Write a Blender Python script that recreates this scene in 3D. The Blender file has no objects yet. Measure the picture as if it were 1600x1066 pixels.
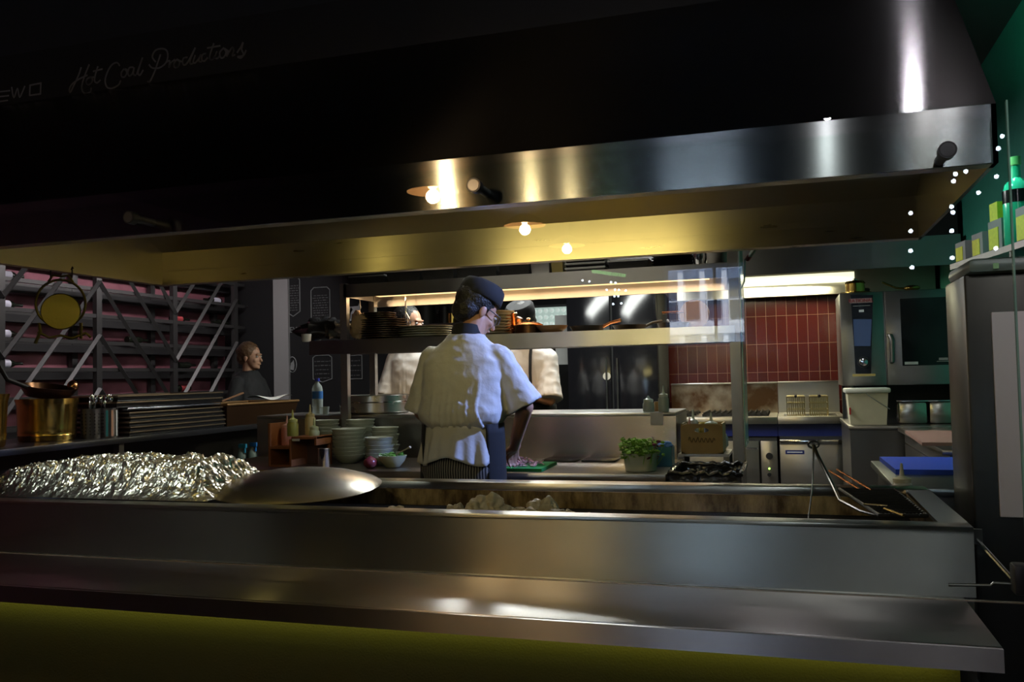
import bpy, bmesh, math, random
from mathutils import Vector, Matrix, noise
PI = math.pi
random.seed(7)
sc = bpy.context.scene
C = sc.collection

# ---------------------------------------------------------------- camera
FPX, CAM = 1373.0, Vector((0, 0, 1.35))
YAW, PITCH, ROLL = math.radians(17.4), math.atan(56 / 1373.0), 0.022
_f0 = Vector((-math.sin(YAW), math.cos(YAW), 0)); _r0 = Vector((math.cos(YAW), math.sin(YAW), 0))
FWD = _f0 * math.cos(PITCH) + Vector((0, 0, 1)) * math.sin(PITCH)
_u0 = _r0.cross(FWD)
RGT = _r0 * math.cos(ROLL) - _u0 * math.sin(ROLL)
UPV = _u0 * math.cos(ROLL) + _r0 * math.sin(ROLL)
cd = bpy.data.cameras.new('camera'); cam = bpy.data.objects.new('camera', cd); C.objects.link(cam)
cd.sensor_width = 36; cd.lens = FPX / 1600 * 36; cd.clip_start = .02; cd.clip_end = 200
cam.matrix_world = Matrix(((RGT.x, UPV.x, -FWD.x, CAM.x), (RGT.y, UPV.y, -FWD.y, CAM.y), (RGT.z, UPV.z, -FWD.z, CAM.z), (0, 0, 0, 1)))
sc.camera = cam

def ray(px, py): return FWD * FPX + RGT * (px - 800) - UPV * (py - 533)
def at(px, py, X=None, Y=None, Z=None):
    d = ray(px, py)
    t = (X - CAM.x) / d.x if X is not None else (Y - CAM.y) / d.y if Y is not None else (Z - CAM.z) / d.z
    return CAM + d * t

# ---------------------------------------------------------------- world, exposure
w = bpy.data.worlds.new('sky'); sc.world = w; w.use_nodes = True
bg = w.node_tree.nodes['Background']; bg.inputs[0].default_value = (.45, .62, 1, 1); bg.inputs[1].default_value = 8.0
sc.view_settings.view_transform = 'Standard'; sc.view_settings.look = 'None'
sc.view_settings.exposure = 0.0; sc.view_settings.gamma = 1.0; sc.view_settings.use_curve_mapping = False
sc.cycles.use_denoising = True; sc.cycles.sample_clamp_indirect = 4.0; sc.cycles.max_bounces = 8
sc.cycles.caustics_reflective = False; sc.cycles.caustics_refractive = False; sc.cycles.transparent_max_bounces = 12

def lamp(name, kind, loc, energy, color, size=.1, sizey=None, target=None, spot=None, blend=.4):
    l = bpy.data.lights.new(name, kind); l.energy = energy; l.color = color
    if kind == 'AREA':
        l.size = size
        if sizey: l.shape = 'RECTANGLE'; l.size_y = sizey
    elif kind == 'SPOT': l.spot_size = math.radians(spot or 60); l.spot_blend = blend; l.shadow_soft_size = size
    elif kind == 'POINT': l.shadow_soft_size = size
    o = bpy.data.objects.new(name, l); C.objects.link(o); o.location = loc
    if target is not None: o.rotation_euler = (Vector(target) - Vector(loc)).to_track_quat('-Z', 'Y').to_euler()
    return o

# daylight on the street, seen mirrored in the glass
lamp('sun', 'SUN', (0, 0, 20), 42, (1, .96, .9), target=(-2, -14, 0))
# kitchen lamps, with a few added fills
lamp('pass_heat_lamp_light', 'AREA', (-1.45, 5.13, 1.875), 9, (1, .62, .34), 2.2, .1, target=(-1.45, 5.13, 0))
lamp('kitchen_ceiling_light', 'AREA', (-1.7, 6.2, 2.82), 95, (1, .96, .95), 1.6, .5, target=(-1.6, 6.1, 0))
lamp('range_hood_light', 'AREA', (-.1, 8.05, 2.2), 34, (1, .88, .6), 1.2, .08, target=(-.2, 8.2, 0))
lamp('hood_inner_fill', 'AREA', (-1.05, 2.56, 1.93), 2.6, (1, .76, .28), 1.1, .04, target=(-1.05, 3.6, 2.12)).data.spread = math.radians(110)  # unseen fill added to turn the hood interior golden, no fitting modelled
lamp('hood_left_fill', 'POINT', (-2.35, 2.75, 2.05), .9, (1, .74, .22), .05)  # unseen point fill added to lift the dark left end of the hood
lamp('left_downlight', 'SPOT', (-3.0, .9, 3.3), 110, (1, .95, .88), .05, target=(-2.3, 2.9, .95), spot=28, blend=.9)
lamp('cool_spot_light', 'SPOT', (.55, 4.35, 2.55), 430, (.32, .42, 1), .04, target=(-1.3, 3.85, 1.3), spot=34)
lamp('hood_top_downlight', 'SPOT', (.50, 2.72, 3.3), 4.5, (.95, .93, 1), .03, target=(.45, 2.7, 2.0), spot=80)
lamp('dining_light_a', 'SPOT', (.72, .2, 3.3), 12, (1, .95, .97), .03, target=(.4, 2.3, 1.5), spot=60)
lamp('dining_light_b', 'SPOT', (.35, -2.4, 3.3), 10, (.95, .95, 1), .03, target=(.1, 2.3, 1.6), spot=50)
lamp('wine_wall_light', 'AREA', (-5.3, 7.2, 2.84), 34, (1, .86, .92), 3.2, .15, target=(-6.9, 7.2, 1.5))
lamp('right_down_light', 'SPOT', (.62, 1.5, 2.86), 17, (1, .95, .97), .035, target=(.5, 2.3, 1.2), spot=110, blend=.8)
lamp('bench_light', 'AREA', (-1.4, 4.6, 2.8), 12, (1, .9, .8), 1.4, .3, target=(-1.4, 4.6, .9))
lamp('right_counter_fill', 'SPOT', (.75, 4.7, 3.35), 60, (.85, .92, 1), .08, target=(.85, 4.9, .9), spot=70, blend=.8)  # spot added only to brighten the blue board and right counters
lamp('green_wall_light', 'SPOT', (.85, 3.9, 2.6), 55, (.05, .9, .55), .05, target=(1.32, 4.9, 3.15), spot=48, blend=1)

# ---------------------------------------------------------------- materials
MT = {}
def M(name, color=(.5, .5, .5), rough=.5, metal=0.0, emit=None, es=1.0, spec=.5, var=.12, nscale=18, bump=0, bscale=60, tangent=None, aniso=.8, trans=0, alpha=None, sss=0, coat=0):
    if name in MT: return MT[name]
    m = bpy.data.materials.new(name); m.use_nodes = True; nt = m.node_tree; N = nt.nodes; L = nt.links
    b = N['Principled BSDF']; MT[name] = m
    b.inputs['Roughness'].default_value = rough; b.inputs['Metallic'].default_value = metal
    b.inputs['Specular IOR Level'].default_value = spec
    tc = N.new('ShaderNodeTexCoord'); nz = N.new('ShaderNodeTexNoise'); nz.inputs['Scale'].default_value = nscale; nz.inputs['Detail'].default_value = 3
    L.new(tc.outputs['Object'], nz.inputs['Vector'])
    mx = N.new('ShaderNodeMix'); mx.data_type = 'RGBA'
    mx.inputs[6].default_value = tuple(c * (1 - var) for c in color) + (1,); mx.inputs[7].default_value = tuple(min(1, c * (1 + var)) for c in color) + (1,)
    L.new(nz.outputs['Fac'], mx.inputs[0]); L.new(mx.outputs[2], b.inputs['Base Color'])
    if emit: b.inputs['Emission Color'].default_value = tuple(emit) + (1,); b.inputs['Emission Strength'].default_value = es
    if bump:
        n2 = N.new('ShaderNodeTexNoise'); n2.inputs['Scale'].default_value = bscale; L.new(tc.outputs['Object'], n2.inputs['Vector'])
        bp = N.new('ShaderNodeBump'); bp.inputs['Strength'].default_value = bump; bp.inputs['Distance'].default_value = .01
        L.new(n2.outputs['Fac'], bp.inputs['Height']); L.new(bp.outputs['Normal'], b.inputs['Normal'])
    if tangent:
        b.inputs['Anisotropic'].default_value = aniso
        cx = N.new('ShaderNodeCombineXYZ')
        for i in range(3): cx.inputs[i].default_value = tangent[i]
        L.new(cx.outputs[0], b.inputs['Tangent'])
    if trans: b.inputs['Transmission Weight'].default_value = trans
    if alpha is not None: b.inputs['Alpha'].default_value = alpha
    if sss: b.inputs['Subsurface Weight'].default_value = sss; b.inputs['Subsurface Scale'].default_value = .02
    if coat: b.inputs['Coat Weight'].default_value = coat
    return m

def brushed(name, color, rough, tangent, aniso=.85, smear=.1, grain=(3, 3, 3)):
    """brushed stainless steel: stretched highlight, smudges in the roughness"""
    m = M(name, color, rough, 1.0, tangent=tangent, aniso=aniso, var=.05)
    nt = m.node_tree; N = nt.nodes; L = nt.links; b = N['Principled BSDF']
    tc = N.new('ShaderNodeTexCoord'); mp = N.new('ShaderNodeMapping'); mp.inputs['Scale'].default_value = grain
    n = N.new('ShaderNodeTexNoise'); n.inputs['Scale'].default_value = 4; n.inputs['Detail'].default_value = 6
    r = N.new('ShaderNodeMapRange'); r.inputs[3].default_value = rough * (1 - smear); r.inputs[4].default_value = rough * (1 + smear)
    L.new(tc.outputs['Object'], mp.inputs[0]); L.new(mp.outputs[0], n.inputs['Vector']); L.new(n.outputs['Fac'], r.inputs[0]); L.new(r.outputs[0], b.inputs['Roughness'])
    return m

STEEL = brushed('brushed_steel', (.62, .6, .58), .3, (0, .7, .7), .95, .1, grain=(1, 3, 3))
STEELH = brushed('hood_steel', (.4, .385, .39), .17, (0, .72, .69), 1.0, .06, grain=(1, 3, 3))
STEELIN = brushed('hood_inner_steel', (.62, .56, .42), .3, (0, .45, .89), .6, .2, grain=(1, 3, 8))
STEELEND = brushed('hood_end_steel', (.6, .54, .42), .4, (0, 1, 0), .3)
STEELK = M('kitchen_steel', (.5, .48, .46), .32, 1, var=.1)
STEELD = M('dark_kitchen_steel', (.26, .25, .24), .38, 1)
CHROME = M('chrome', (.8, .8, .82), .12, 1)
BLACK = M('black_plastic', (.012, .012, .013), .4)
BLACKG = M('black_gloss', (.01, .01, .012), .12)
BLACKM = M('black_paint', (.018, .018, .018), .7)
IRON = M('cast_iron', (.02, .018, .016), .55, .5, bump=.2)
RACK = M('rack_metal', (.085, .083, .08), .4, .6)
BRASS = M('brass', (.75, .5, .13), .2, 1, bump=.12, bscale=14)
DKBRASS = M('aged_brass', (.16, .13, .025), .42, 1, bump=.1)
COPPER = M('copper', (.75, .33, .14), .24, 1)
WOODO = M('orange_wood', (.34, .12, .035), .45, var=.3, nscale=8)
WOODC = M('crate_wood', (.33, .22, .08), .6, var=.3, nscale=10)
WHITEP = M('white_plastic', (.8, .78, .68), .35)
PAPER = M('white_paper', (.85, .84, .82), .6)
CLOTHW = M('white_chef_cloth', (.66, .65, .64), .8, var=.03, bump=.25, bscale=40)
CLOTHC = M('bright_white_cloth', (.85, .82, .8), .8, var=.03, bump=.2, bscale=30)
CLOTHB = M('black_cloth', (.012, .012, .014), .85)
SKIN = M('skin', (.56, .3, .19), .5, var=.06, sss=.1)
HAIRB = M('black_hair', (.012, .01, .009), .5, bump=.6, bscale=120)
HAIRR = M('brown_hair', (.14, .07, .03), .45, bump=.6, bscale=120)
CERAM = M('pale_ceramic', (.55, .6, .54), .3, var=.06)
CERAMB = M('brown_ceramic', (.05, .03, .02), .3)
CERAMC = M('cream_ceramic', (.75, .68, .55), .3)
TRANSP = M('clear_plastic', (.7, .78, .76), .25, trans=.0, alpha=.45)
GREENB = M('green_board', (.02, .28, .07), .5)
BLUEB = M('blue_board', (.03, .09, .62), .5, var=.08)
PINKB = M('brown_board', (.36, .2, .16), .5)
DARKWALL = M('charcoal_wall', (.011, .0115, .012), .7)
CHALK = M('chalk_white', (.32, .33, .32), .8)
CHALKB = M('bright_white_print', (.85, .85, .85), .8)
TEXTM = M('grey_lettering', (.34, .34, .35), .6, var=.03)
GREENW = M('teal_paint', (.04, .3, .22), .7)

def flat_mat(name, build):
    m = bpy.data.materials.new(name); m.use_nodes = True; build(m.node_tree, m.node_tree.nodes, m.node_tree.links, m.node_tree.nodes['Principled BSDF']); MT[name] = m
    return m
def _tiles(nt, N, L, b):
    tc = N.new('ShaderNodeTexCoord'); mp = N.new('ShaderNodeMapping'); mp.inputs['Rotation'].default_value = (PI / 2, 0, 0)
    br = N.new('ShaderNodeTexBrick'); br.offset = 0; br.inputs['Scale'].default_value = 1; br.inputs['Brick Width'].default_value = .094
    br.inputs['Row Height'].default_value = .268; br.inputs['Mortar Size'].default_value = .0016; br.inputs['Mortar Smooth'].default_value = .1
    br.inputs['Color1'].default_value = (.055, .0085, .008, 1); br.inputs['Color2'].default_value = (.038, .0065, .006, 1); br.inputs['Mortar'].default_value = (.2, .11, .08, 1)
    L.new(tc.outputs['Object'], mp.inputs[0]); L.new(mp.outputs[0], br.inputs['Vector']); L.new(br.outputs['Color'], b.inputs['Base Color'])
    b.inputs['Roughness'].default_value = .18
flat_mat('red_wall_tiles', _tiles)
def _planks(nt, N, L, b):
    tc = N.new('ShaderNodeTexCoord'); mp = N.new('ShaderNodeMapping'); mp.inputs['Rotation'].default_value = (0, PI / 2, 0)
    n = N.new('ShaderNodeTexNoise'); n.inputs['Scale'].default_value = 3
    m2 = N.new('ShaderNodeMapping'); m2.inputs['Scale'].default_value = (1, 1.2, 2)
    cr = N.new('ShaderNodeValToRGB'); cr.color_ramp.elements[0].position = .38; cr.color_ramp.elements[1].position = .6
    cr.color_ramp.elements[0].color = (.3, .1, .13, 1); cr.color_ramp.elements[1].color = (.42, .15, .19, 1)
    L.new(tc.outputs['Object'], m2.inputs[0]); L.new(m2.outputs[0], n.inputs['Vector']); L.new(n.outputs['Fac'], cr.inputs[0]); L.new(cr.outputs[0], b.inputs['Base Color']); b.inputs['Roughness'].default_value = .7
flat_mat('rose_wall_paint', _planks)
def _stripe(nt, N, L, b):
    tc = N.new('ShaderNodeTexCoord'); wv = N.new('ShaderNodeTexWave'); wv.bands_direction = 'X'; wv.inputs['Scale'].default_value = 28; wv.inputs['Distortion'].default_value = 2.2; wv.inputs['Detail Scale'].default_value = .6
    cr = N.new('ShaderNodeValToRGB'); cr.color_ramp.elements[0].position = .55; cr.color_ramp.elements[1].position = .8
    cr.color_ramp.elements[0].color = (.02, .02, .022, 1); cr.color_ramp.elements[1].color = (.3, .28, .25, 1)
    L.new(tc.outputs['Object'], wv.inputs['Vector']); L.new(wv.outputs['Color'], cr.inputs[0]); L.new(cr.outputs[0], b.inputs['Base Color']); b.inputs['Roughness'].default_value = .85
flat_mat('pinstripe_cloth', _stripe)
def _grime(nt, N, L, b):
    tc = N.new('ShaderNodeTexCoord'); mp = N.new('ShaderNodeMapping'); mp.inputs['Scale'].default_value = (1, 1, .35)
    n = N.new('ShaderNodeTexNoise'); n.inputs['Scale'].default_value = 9; n.inputs['Detail'].default_value = 8; n.inputs['Roughness'].default_value = .7
    cr = N.new('ShaderNodeValToRGB'); cr.color_ramp.elements[0].position = .4; cr.color_ramp.elements[1].position = .66
    cr.color_ramp.elements[0].color = (.1, .06, .02, 1); cr.color_ramp.elements[1].color = (.6, .42, .18, 1)
    L.new(tc.outputs['Object'], mp.inputs[0]); L.new(mp.outputs[0], n.inputs['Vector']); L.new(n.outputs['Fac'], cr.inputs[0]); L.new(cr.outputs[0], b.inputs['Base Color'])
    b.inputs['Metallic'].default_value = .6; b.inputs['Roughness'].default_value = .5
flat_mat('burnt_steel', _grime)
def _scorch(nt, N, L, b):
    tc = N.new('ShaderNodeTexCoord'); n = N.new('ShaderNodeTexNoise'); n.inputs['Scale'].default_value = 4.5; n.inputs['Detail'].default_value = 5
    cr = N.new('ShaderNodeValToRGB'); cr.color_ramp.elements[0].position = .4; cr.color_ramp.elements[1].position = .62
    cr.color_ramp.elements[0].color = (.14, .07, .03, 1); cr.color_ramp.elements[1].color = (.5, .4, .28, 1)
    L.new(tc.outputs['Object'], n.inputs['Vector']); L.new(n.outputs['Fac'], cr.inputs[0]); L.new(cr.outputs[0], b.inputs['Base Color'])
    b.inputs['Metallic'].default_value = .9; b.inputs['Roughness'].default_value = .3
flat_mat('scorched_steel', _scorch)
def _olive(nt, N, L, b):
    tc = N.new('ShaderNodeTexCoord'); n = N.new('ShaderNodeTexNoise'); n.inputs['Scale'].default_value = 160; n.inputs['Detail'].default_value = 4
    bp = N.new('ShaderNodeBump'); bp.inputs['Strength'].default_value = .6; bp.inputs['Distance'].default_value = .004
    L.new(tc.outputs['Object'], n.inputs['Vector']); L.new(n.outputs['Fac'], bp.inputs['Height']); L.new(bp.outputs[0], b.inputs['Normal'])
    b.inputs['Base Color'].default_value = (.042, .042, .015, 1); b.inputs['Roughness'].default_value = .9
flat_mat('olive_plaster', _olive)
def _foil(nt, N, L, b):
    b.inputs['Base Color'].default_value = (.85, .82, .76, 1); b.inputs['Metallic'].default_value = 1; b.inputs['Roughness'].default_value = .27
    tc = N.new('ShaderNodeTexCoord'); v = N.new('ShaderNodeTexVoronoi'); v.inputs['Scale'].default_value = 26; n = N.new('ShaderNodeTexNoise'); n.inputs['Scale'].default_value = 40
    ad = N.new('ShaderNodeMath'); ad.operation = 'ADD'; bp = N.new('ShaderNodeBump'); bp.inputs['Strength'].default_value = .35; bp.inputs['Distance'].default_value = .012
    L.new(tc.outputs['Object'], v.inputs['Vector']); L.new(tc.outputs['Object'], n.inputs['Vector']); L.new(v.outputs['Distance'], ad.inputs[0]); L.new(n.outputs['Fac'], ad.inputs[1])
    L.new(ad.outputs[0], bp.inputs['Height']); L.new(bp.outputs[0], b.inputs['Normal'])
flat_mat('crumpled_foil', _foil)
def _glass(nt, N, L, b):
    N.remove(b); out = N['Material Output']
    tr = N.new('ShaderNodeBsdfTransparent'); tr.inputs[0].default_value = (.93, .97, .95, 1); gl = N.new('ShaderNodeBsdfGlossy'); gl.inputs['Roughness'].default_value = 0
    fr = N.new('ShaderNodeFresnel'); fr.inputs['IOR'].default_value = 1.62; ge = N.new('ShaderNodeNewGeometry'); iv = N.new('ShaderNodeMath'); iv.operation = 'SUBTRACT'; iv.inputs[0].default_value = 1
    mu = N.new('ShaderNodeMath'); mu.operation = 'MULTIPLY'; mx = N.new('ShaderNodeMixShader')
    L.new(ge.outputs['Backfacing'], iv.inputs[1]); L.new(fr.outputs[0], mu.inputs[0]); L.new(iv.outputs[0], mu.inputs[1])
    L.new(mu.outputs[0], mx.inputs[0]); L.new(tr.outputs[0], mx.inputs[1]); L.new(gl.outputs[0], mx.inputs[2]); L.new(mx.outputs[0], out.inputs[0])
GLASS = flat_mat('clear_glass', _glass)
GEDGE = M('glass_edge', (.25, .5, .42), .2, alpha=.75); GEDGEB = M('glass_lower_edge', (.5, .46, .4), .25, .6)

# ---------------------------------------------------------------- mesh helpers
class MB:
    def __init__(s): s.v = []; s.f = []
    def add(s, vs, fs):
        o = len(s.v); s.v += [Vector(v) for v in vs]; s.f += [tuple(i + o for i in f) for f in fs]; return s
    def box(s, x0, x1, y0, y1, z0, z1, bev=0):
        if bev:
            bm = bmesh.new(); bmesh.ops.create_cube(bm, size=1)
            for v in bm.verts: v.co = Vector(((x0 + x1) / 2 + v.co.x * (x1 - x0), (y0 + y1) / 2 + v.co.y * (y1 - y0), (z0 + z1) / 2 + v.co.z * (z1 - z0)))
            bmesh.ops.bevel(bm, geom=list(bm.edges), offset=bev, segments=2, affect='EDGES', profile=.5)
            bm.verts.index_update(); s.add([v.co.copy() for v in bm.verts], [[v.index for v in f.verts] for f in bm.faces]); bm.free(); return s
        return s.add([(x, y, z) for x in (x0, x1) for y in (y0, y1) for z in (z0, z1)], [(0, 1, 3, 2), (4, 6, 7, 5), (0, 4, 5, 1), (2, 3, 7, 6), (0, 2, 6, 4), (1, 5, 7, 3)])
    def tube(s, pts, r, n=8, closed=False, flat=1.0):
        pts = [Vector(p) for p in pts]; k = len(pts); R = r if isinstance(r, (list, tuple)) else [r] * k
        vs = []; up = None
        for i, p in enumerate(pts):
            a = pts[(i - 1) % k] if (i or closed) else p; b = pts[(i + 1) % k] if (i < k - 1 or closed) else p
            t = (b - a)
            t = t.normalized() if t.length > 1e-9 else Vector((0, 0, 1))
            if up is None: up = Vector((0, 0, 1)) if abs(t.z) < .9 else Vector((1, 0, 0))
            u = (up - t * up.dot(t)); u = u.normalized() if u.length > 1e-6 else t.orthogonal().normalized(); up = u; w_ = t.cross(u)
            for j in range(n):
                an = 2 * PI * j / n; vs.append(p + (u * math.cos(an) * flat + w_ * math.sin(an)) * R[i])
        fs = []
        for i in range(k if closed else k - 1):
            for j in range(n):
                a = i * n + j; b = i * n + (j + 1) % n; c = ((i + 1) % k) * n
                fs.append((a, b, c + (j + 1) % n, c + j))
        if not closed: fs += [tuple(range(n))[::-1], tuple((k - 1) * n + j for j in range(n))]
        return s.add(vs, fs)
    def capsule(s, p0, p1, r0, r1, n=12):
        p0, p1 = Vector(p0), Vector(p1); d = (p1 - p0).normalized(); pts = []; rr = []
        for a in (85, 60, 30): pts.append(p0 - d * r0 * math.sin(math.radians(a))); rr.append(r0 * math.cos(math.radians(a)))
        for t in (0, .5, 1): pts.append(p0.lerp(p1, t)); rr.append(r0 + (r1 - r0) * t)
        for a in (30, 60, 85): pts.append(p1 + d * r1 * math.sin(math.radians(a))); rr.append(r1 * math.cos(math.radians(a)))
        return s.tube(pts, rr, n)
    def lathe(s, prof, c=(0, 0, 0), n=24, sx=1, sy=1, close=False):
        c = Vector(c); vs = []; fs = []; k = len(prof)
        for r, z in prof:
            for j in range(n): vs.append(c + Vector((max(r, 1e-5) * math.cos(2 * PI * j / n) * sx, max(r, 1e-5) * math.sin(2 * PI * j / n) * sy, z)))
        for i in range(k - 1 + (1 if close else 0)):
            for j in range(n):
                a = i * n; b = ((i + 1) % k) * n; fs.append((a + j, a + (j + 1) % n, b + (j + 1) % n, b + j))
        if not close: fs += [tuple(range(n))[::-1], tuple((k - 1) * n + j for j in range(n))]
        return s.add(vs, fs)
    def ell(s, c, r, n=16, m=10, rot=None):
        c = Vector(c); vs = []; fs = []
        for i in range(m + 1):
            th = PI * (i + .02) / (m + .04)
            for j in range(n):
                v = Vector((r[0] * math.sin(th) * math.cos(2 * PI * j / n), r[1] * math.sin(th) * math.sin(2 * PI * j / n), r[2] * math.cos(th)))
                if rot is not None: v = rot @ v
                vs.append(c + v)
        for i in range(m):
            for j in range(n): fs.append((i * n + j, (i + 1) * n + j, (i + 1) * n + (j + 1) % n, i * n + (j + 1) % n))
        fs += [tuple(range(n)), tuple(m * n + j for j in range(n))[::-1]]
        return s.add(vs, fs)
    def loft(s, secs, n=40, disp=None):
        """secs: (cx, cy, cz, rx, ry) super-ellipse rings from low to high"""
        vs = []; fs = []
        for i, (cx, cy, cz, rx, ry) in enumerate(secs):
            for j in range(n):
                a = 2 * PI * j / n; ca, sa = math.cos(a), math.sin(a); e = .82
                x = math.copysign(abs(ca) ** e, ca) * rx; y = math.copysign(abs(sa) ** e, sa) * ry
                k = 1 + (disp(a, cz) if disp else 0)
                vs.append(Vector((cx + x * k, cy + y * k, cz)))
        for i in range(len(secs) - 1):
            for j in range(n): fs.append((i * n + j, i * n + (j + 1) % n, (i + 1) * n + (j + 1) % n, (i + 1) * n + j))
        fs += [tuple(range(n))[::-1], tuple((len(secs) - 1) * n + j for j in range(n))]
        return s.add(vs, fs)
    def prism(s, poly, a, b, axis='y'):
        """poly in the plane, extruded between a and b along the axis"""
        def P(u, v, t): return (u, t, v) if axis == 'y' else (t, u, v) if axis == 'x' else (u, v, t)
        n = len(poly); vs = [P(u, v, a) for u, v in poly] + [P(u, v, b) for u, v in poly]
        return s.add(vs, [tuple(range(n)), tuple(range(2 * n - 1, n - 1, -1))] + [(i, i + n, (i + 1) % n + n, (i + 1) % n) for i in range(n)])
    def grid(s, fn, nu, nv):
        vs = [fn(i / nu, j / nv) for i in range(nu + 1) for j in range(nv + 1)]
        return s.add(vs, [(i * (nv + 1) + j, (i + 1) * (nv + 1) + j, (i + 1) * (nv + 1) + j + 1, i * (nv + 1) + j + 1) for i in range(nu) for j in range(nv)])
    def xform(s, mtx, start=0):
        for i in range(start, len(s.v)): s.v[i] = mtx @ s.v[i]
        return s

def obj(name, mb, m, parent=None, loc=None, smooth=40, rz=0, recalc=True):
    me = bpy.data.meshes.new(name); me.from_pydata([tuple(v) for v in mb.v], [], mb.f); me.validate()
    if recalc:
        bm = bmesh.new(); bm.from_mesh(me); bmesh.ops.recalc_face_normals(bm, faces=bm.faces); bm.to_mesh(me); bm.free()
    for p in me.polygons: p.use_smooth = bool(smooth)
    if smooth: me.set_sharp_from_angle(angle=math.radians(smooth))
    me.materials.append(MT[m] if isinstance(m, str) else m)
    o = bpy.data.objects.new(name, me); C.objects.link(o)
    if parent is not None: o.parent = parent
    if loc is not None: o.location = loc
    if rz: o.rotation_euler.z = rz
    return o
def tag(o, label, cat, group=None, kind=None):
    o['label'] = label; o['category'] = cat
    if group: o['group'] = group
    if kind: o['kind'] = kind
    return o
def thing(name, label, cat, loc=(0, 0, 0), rz=0, group=None):
    o = bpy.data.objects.new(name, None); o.empty_display_size = .1; C.objects.link(o); o.location = loc; o.rotation_euler.z = rz
    return tag(o, label, cat, group)
def struct(name, mb, m, label=None, cat=None):
    o = obj(name, mb, m, smooth=30); o['kind'] = 'structure'
    o['label'] = label or name.replace('_', ' '); o['category'] = cat or name.split('_')[0]
    return o
def dup(root, loc, label=None, group=None, rz=None):
    r = root.copy(); C.objects.link(r); r.location = loc
    if rz is not None: r.rotation_euler.z = rz
    if label: r['label'] = label
    if group: r['group'] = group
    for ch in list(root.children):
        c = ch.copy(); C.objects.link(c); c.parent = r
        for g in list(ch.children):
            d = g.copy(); C.objects.link(d); d.parent = c
    return r
ORD = ['topmost', 'second from the top', 'third from the top', 'fourth from the top', 'fifth from the top', 'sixth from the top', 'seventh from the top', 'eighth from the top', 'ninth from the top', 'tenth from the top']
def lettering(name, text, size, m, parent, loc, rot=(PI / 2, 0, 0), extrude=.0008):
    cu = bpy.data.curves.new(name, 'FONT'); cu.body = text; cu.size = size; cu.extrude = extrude; cu.align_x = 'CENTER'; cu.align_y = 'CENTER'
    t = bpy.data.objects.new(name, cu); dg = bpy.context.evaluated_depsgraph_get(); C.objects.link(t); dg.update()
    me = bpy.data.meshes.new_from_object(t.evaluated_get(bpy.context.evaluated_depsgraph_get())); bpy.data.objects.remove(t)
    me.materials.clear(); me.materials.append(MT[m] if isinstance(m, str) else m)
    o = bpy.data.objects.new(name, me); C.objects.link(o); o.parent = parent; o.location = loc; o.rotation_euler = rot
    return o

# ================================================================ the room
struct('floor', MB().box(-7.2, 4.2, -8.2, 9.8, -.1, 0), M('dark_floor_tiles', (.03, .028, .026), .5))
struct('ceiling', MB().box(-7.2, 4.2, -8.2, 9.8, 3.4, 3.5), M('black_ceiling', (.012, .012, .013), .8))
wl = struct('wall_left', MB().box(-7.0, -6.85, -8.2, 9.8, 0, 3.4), 'rose_wall_paint', 'rose painted wall behind the wine rack', 'wall')
struct('wall_back', MB().box(-7.2, 1.5, 9.6, 9.8, 0, 3.4), DARKWALL, 'charcoal wall carrying the chalk style menus', 'wall')
struct('wall_right', MB().box(1.32, 1.5, 2.9, 9.8, 0, 3.4), GREENW, 'teal lit wall at the right end', 'wall')
struct('wall_return', MB().box(1.32, 4.2, 2.75, 2.9, 0, 3.4), DARKWALL)
struct('wall_dining_right', MB().box(4.1, 4.25, -8.2, 2.9, 0, 3.4), DARKWALL)
TX0 = at(905, 560, Y=8.75).x
struct('wall_tiled', MB().box(TX0, 1.32, 8.75, 9.0, 0, 3.4), 'red_wall_tiles', 'wall of upright oxblood red tiles behind the stove', 'wall')
CX0, CX1 = at(427, 500, Y=9.56).x, at(450, 500, Y=9.56).x
struct('wall_pilaster', MB().box(CX0, CX1, 9.56, 9.62, 0, 3.4), M('pale_grey_paint', (.4, .39, .38), .7, var=.04), 'pale grey pilaster beside the wine rack', 'pilaster')
# dining room front wall with the window that is mirrored in the glass
WY, GY = -8.0, 2.36
def virt(px, py, y):      # the point at depth y behind the lens whose mirror image in the pane falls on this direction
    p = at(px, py, Y=2 * GY - y); p.y = y; return p
wa, wb = virt(1038, 418, WY), virt(1168, 538, WY)
struct('wall_front', MB().box(-7.2, wa.x, WY - .15, WY, 0, 3.4).box(wb.x, 4.2, WY - .15, WY, 0, 3.4).box(wa.x, wb.x, WY - .15, WY, 0, wb.z).box(wa.x, wb.x, WY - .15, WY, wa.z, 3.4), DARKWALL)
wf = MB()
for x in (wa.x + .02, wa.x + (wb.x - wa.x) * .62, wb.x - .02): wf.box(x - .02, x + .02, WY - .1, WY - .04, wb.z, wa.z)
for z in (wb.z + .02, wa.z - .02): wf.box(wa.x, wb.x, WY - .1, WY - .04, z - .02, z + .02)
struct('window_1', wf, BLACKM, 'black framed street window mirrored in the glass', 'window')
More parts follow.
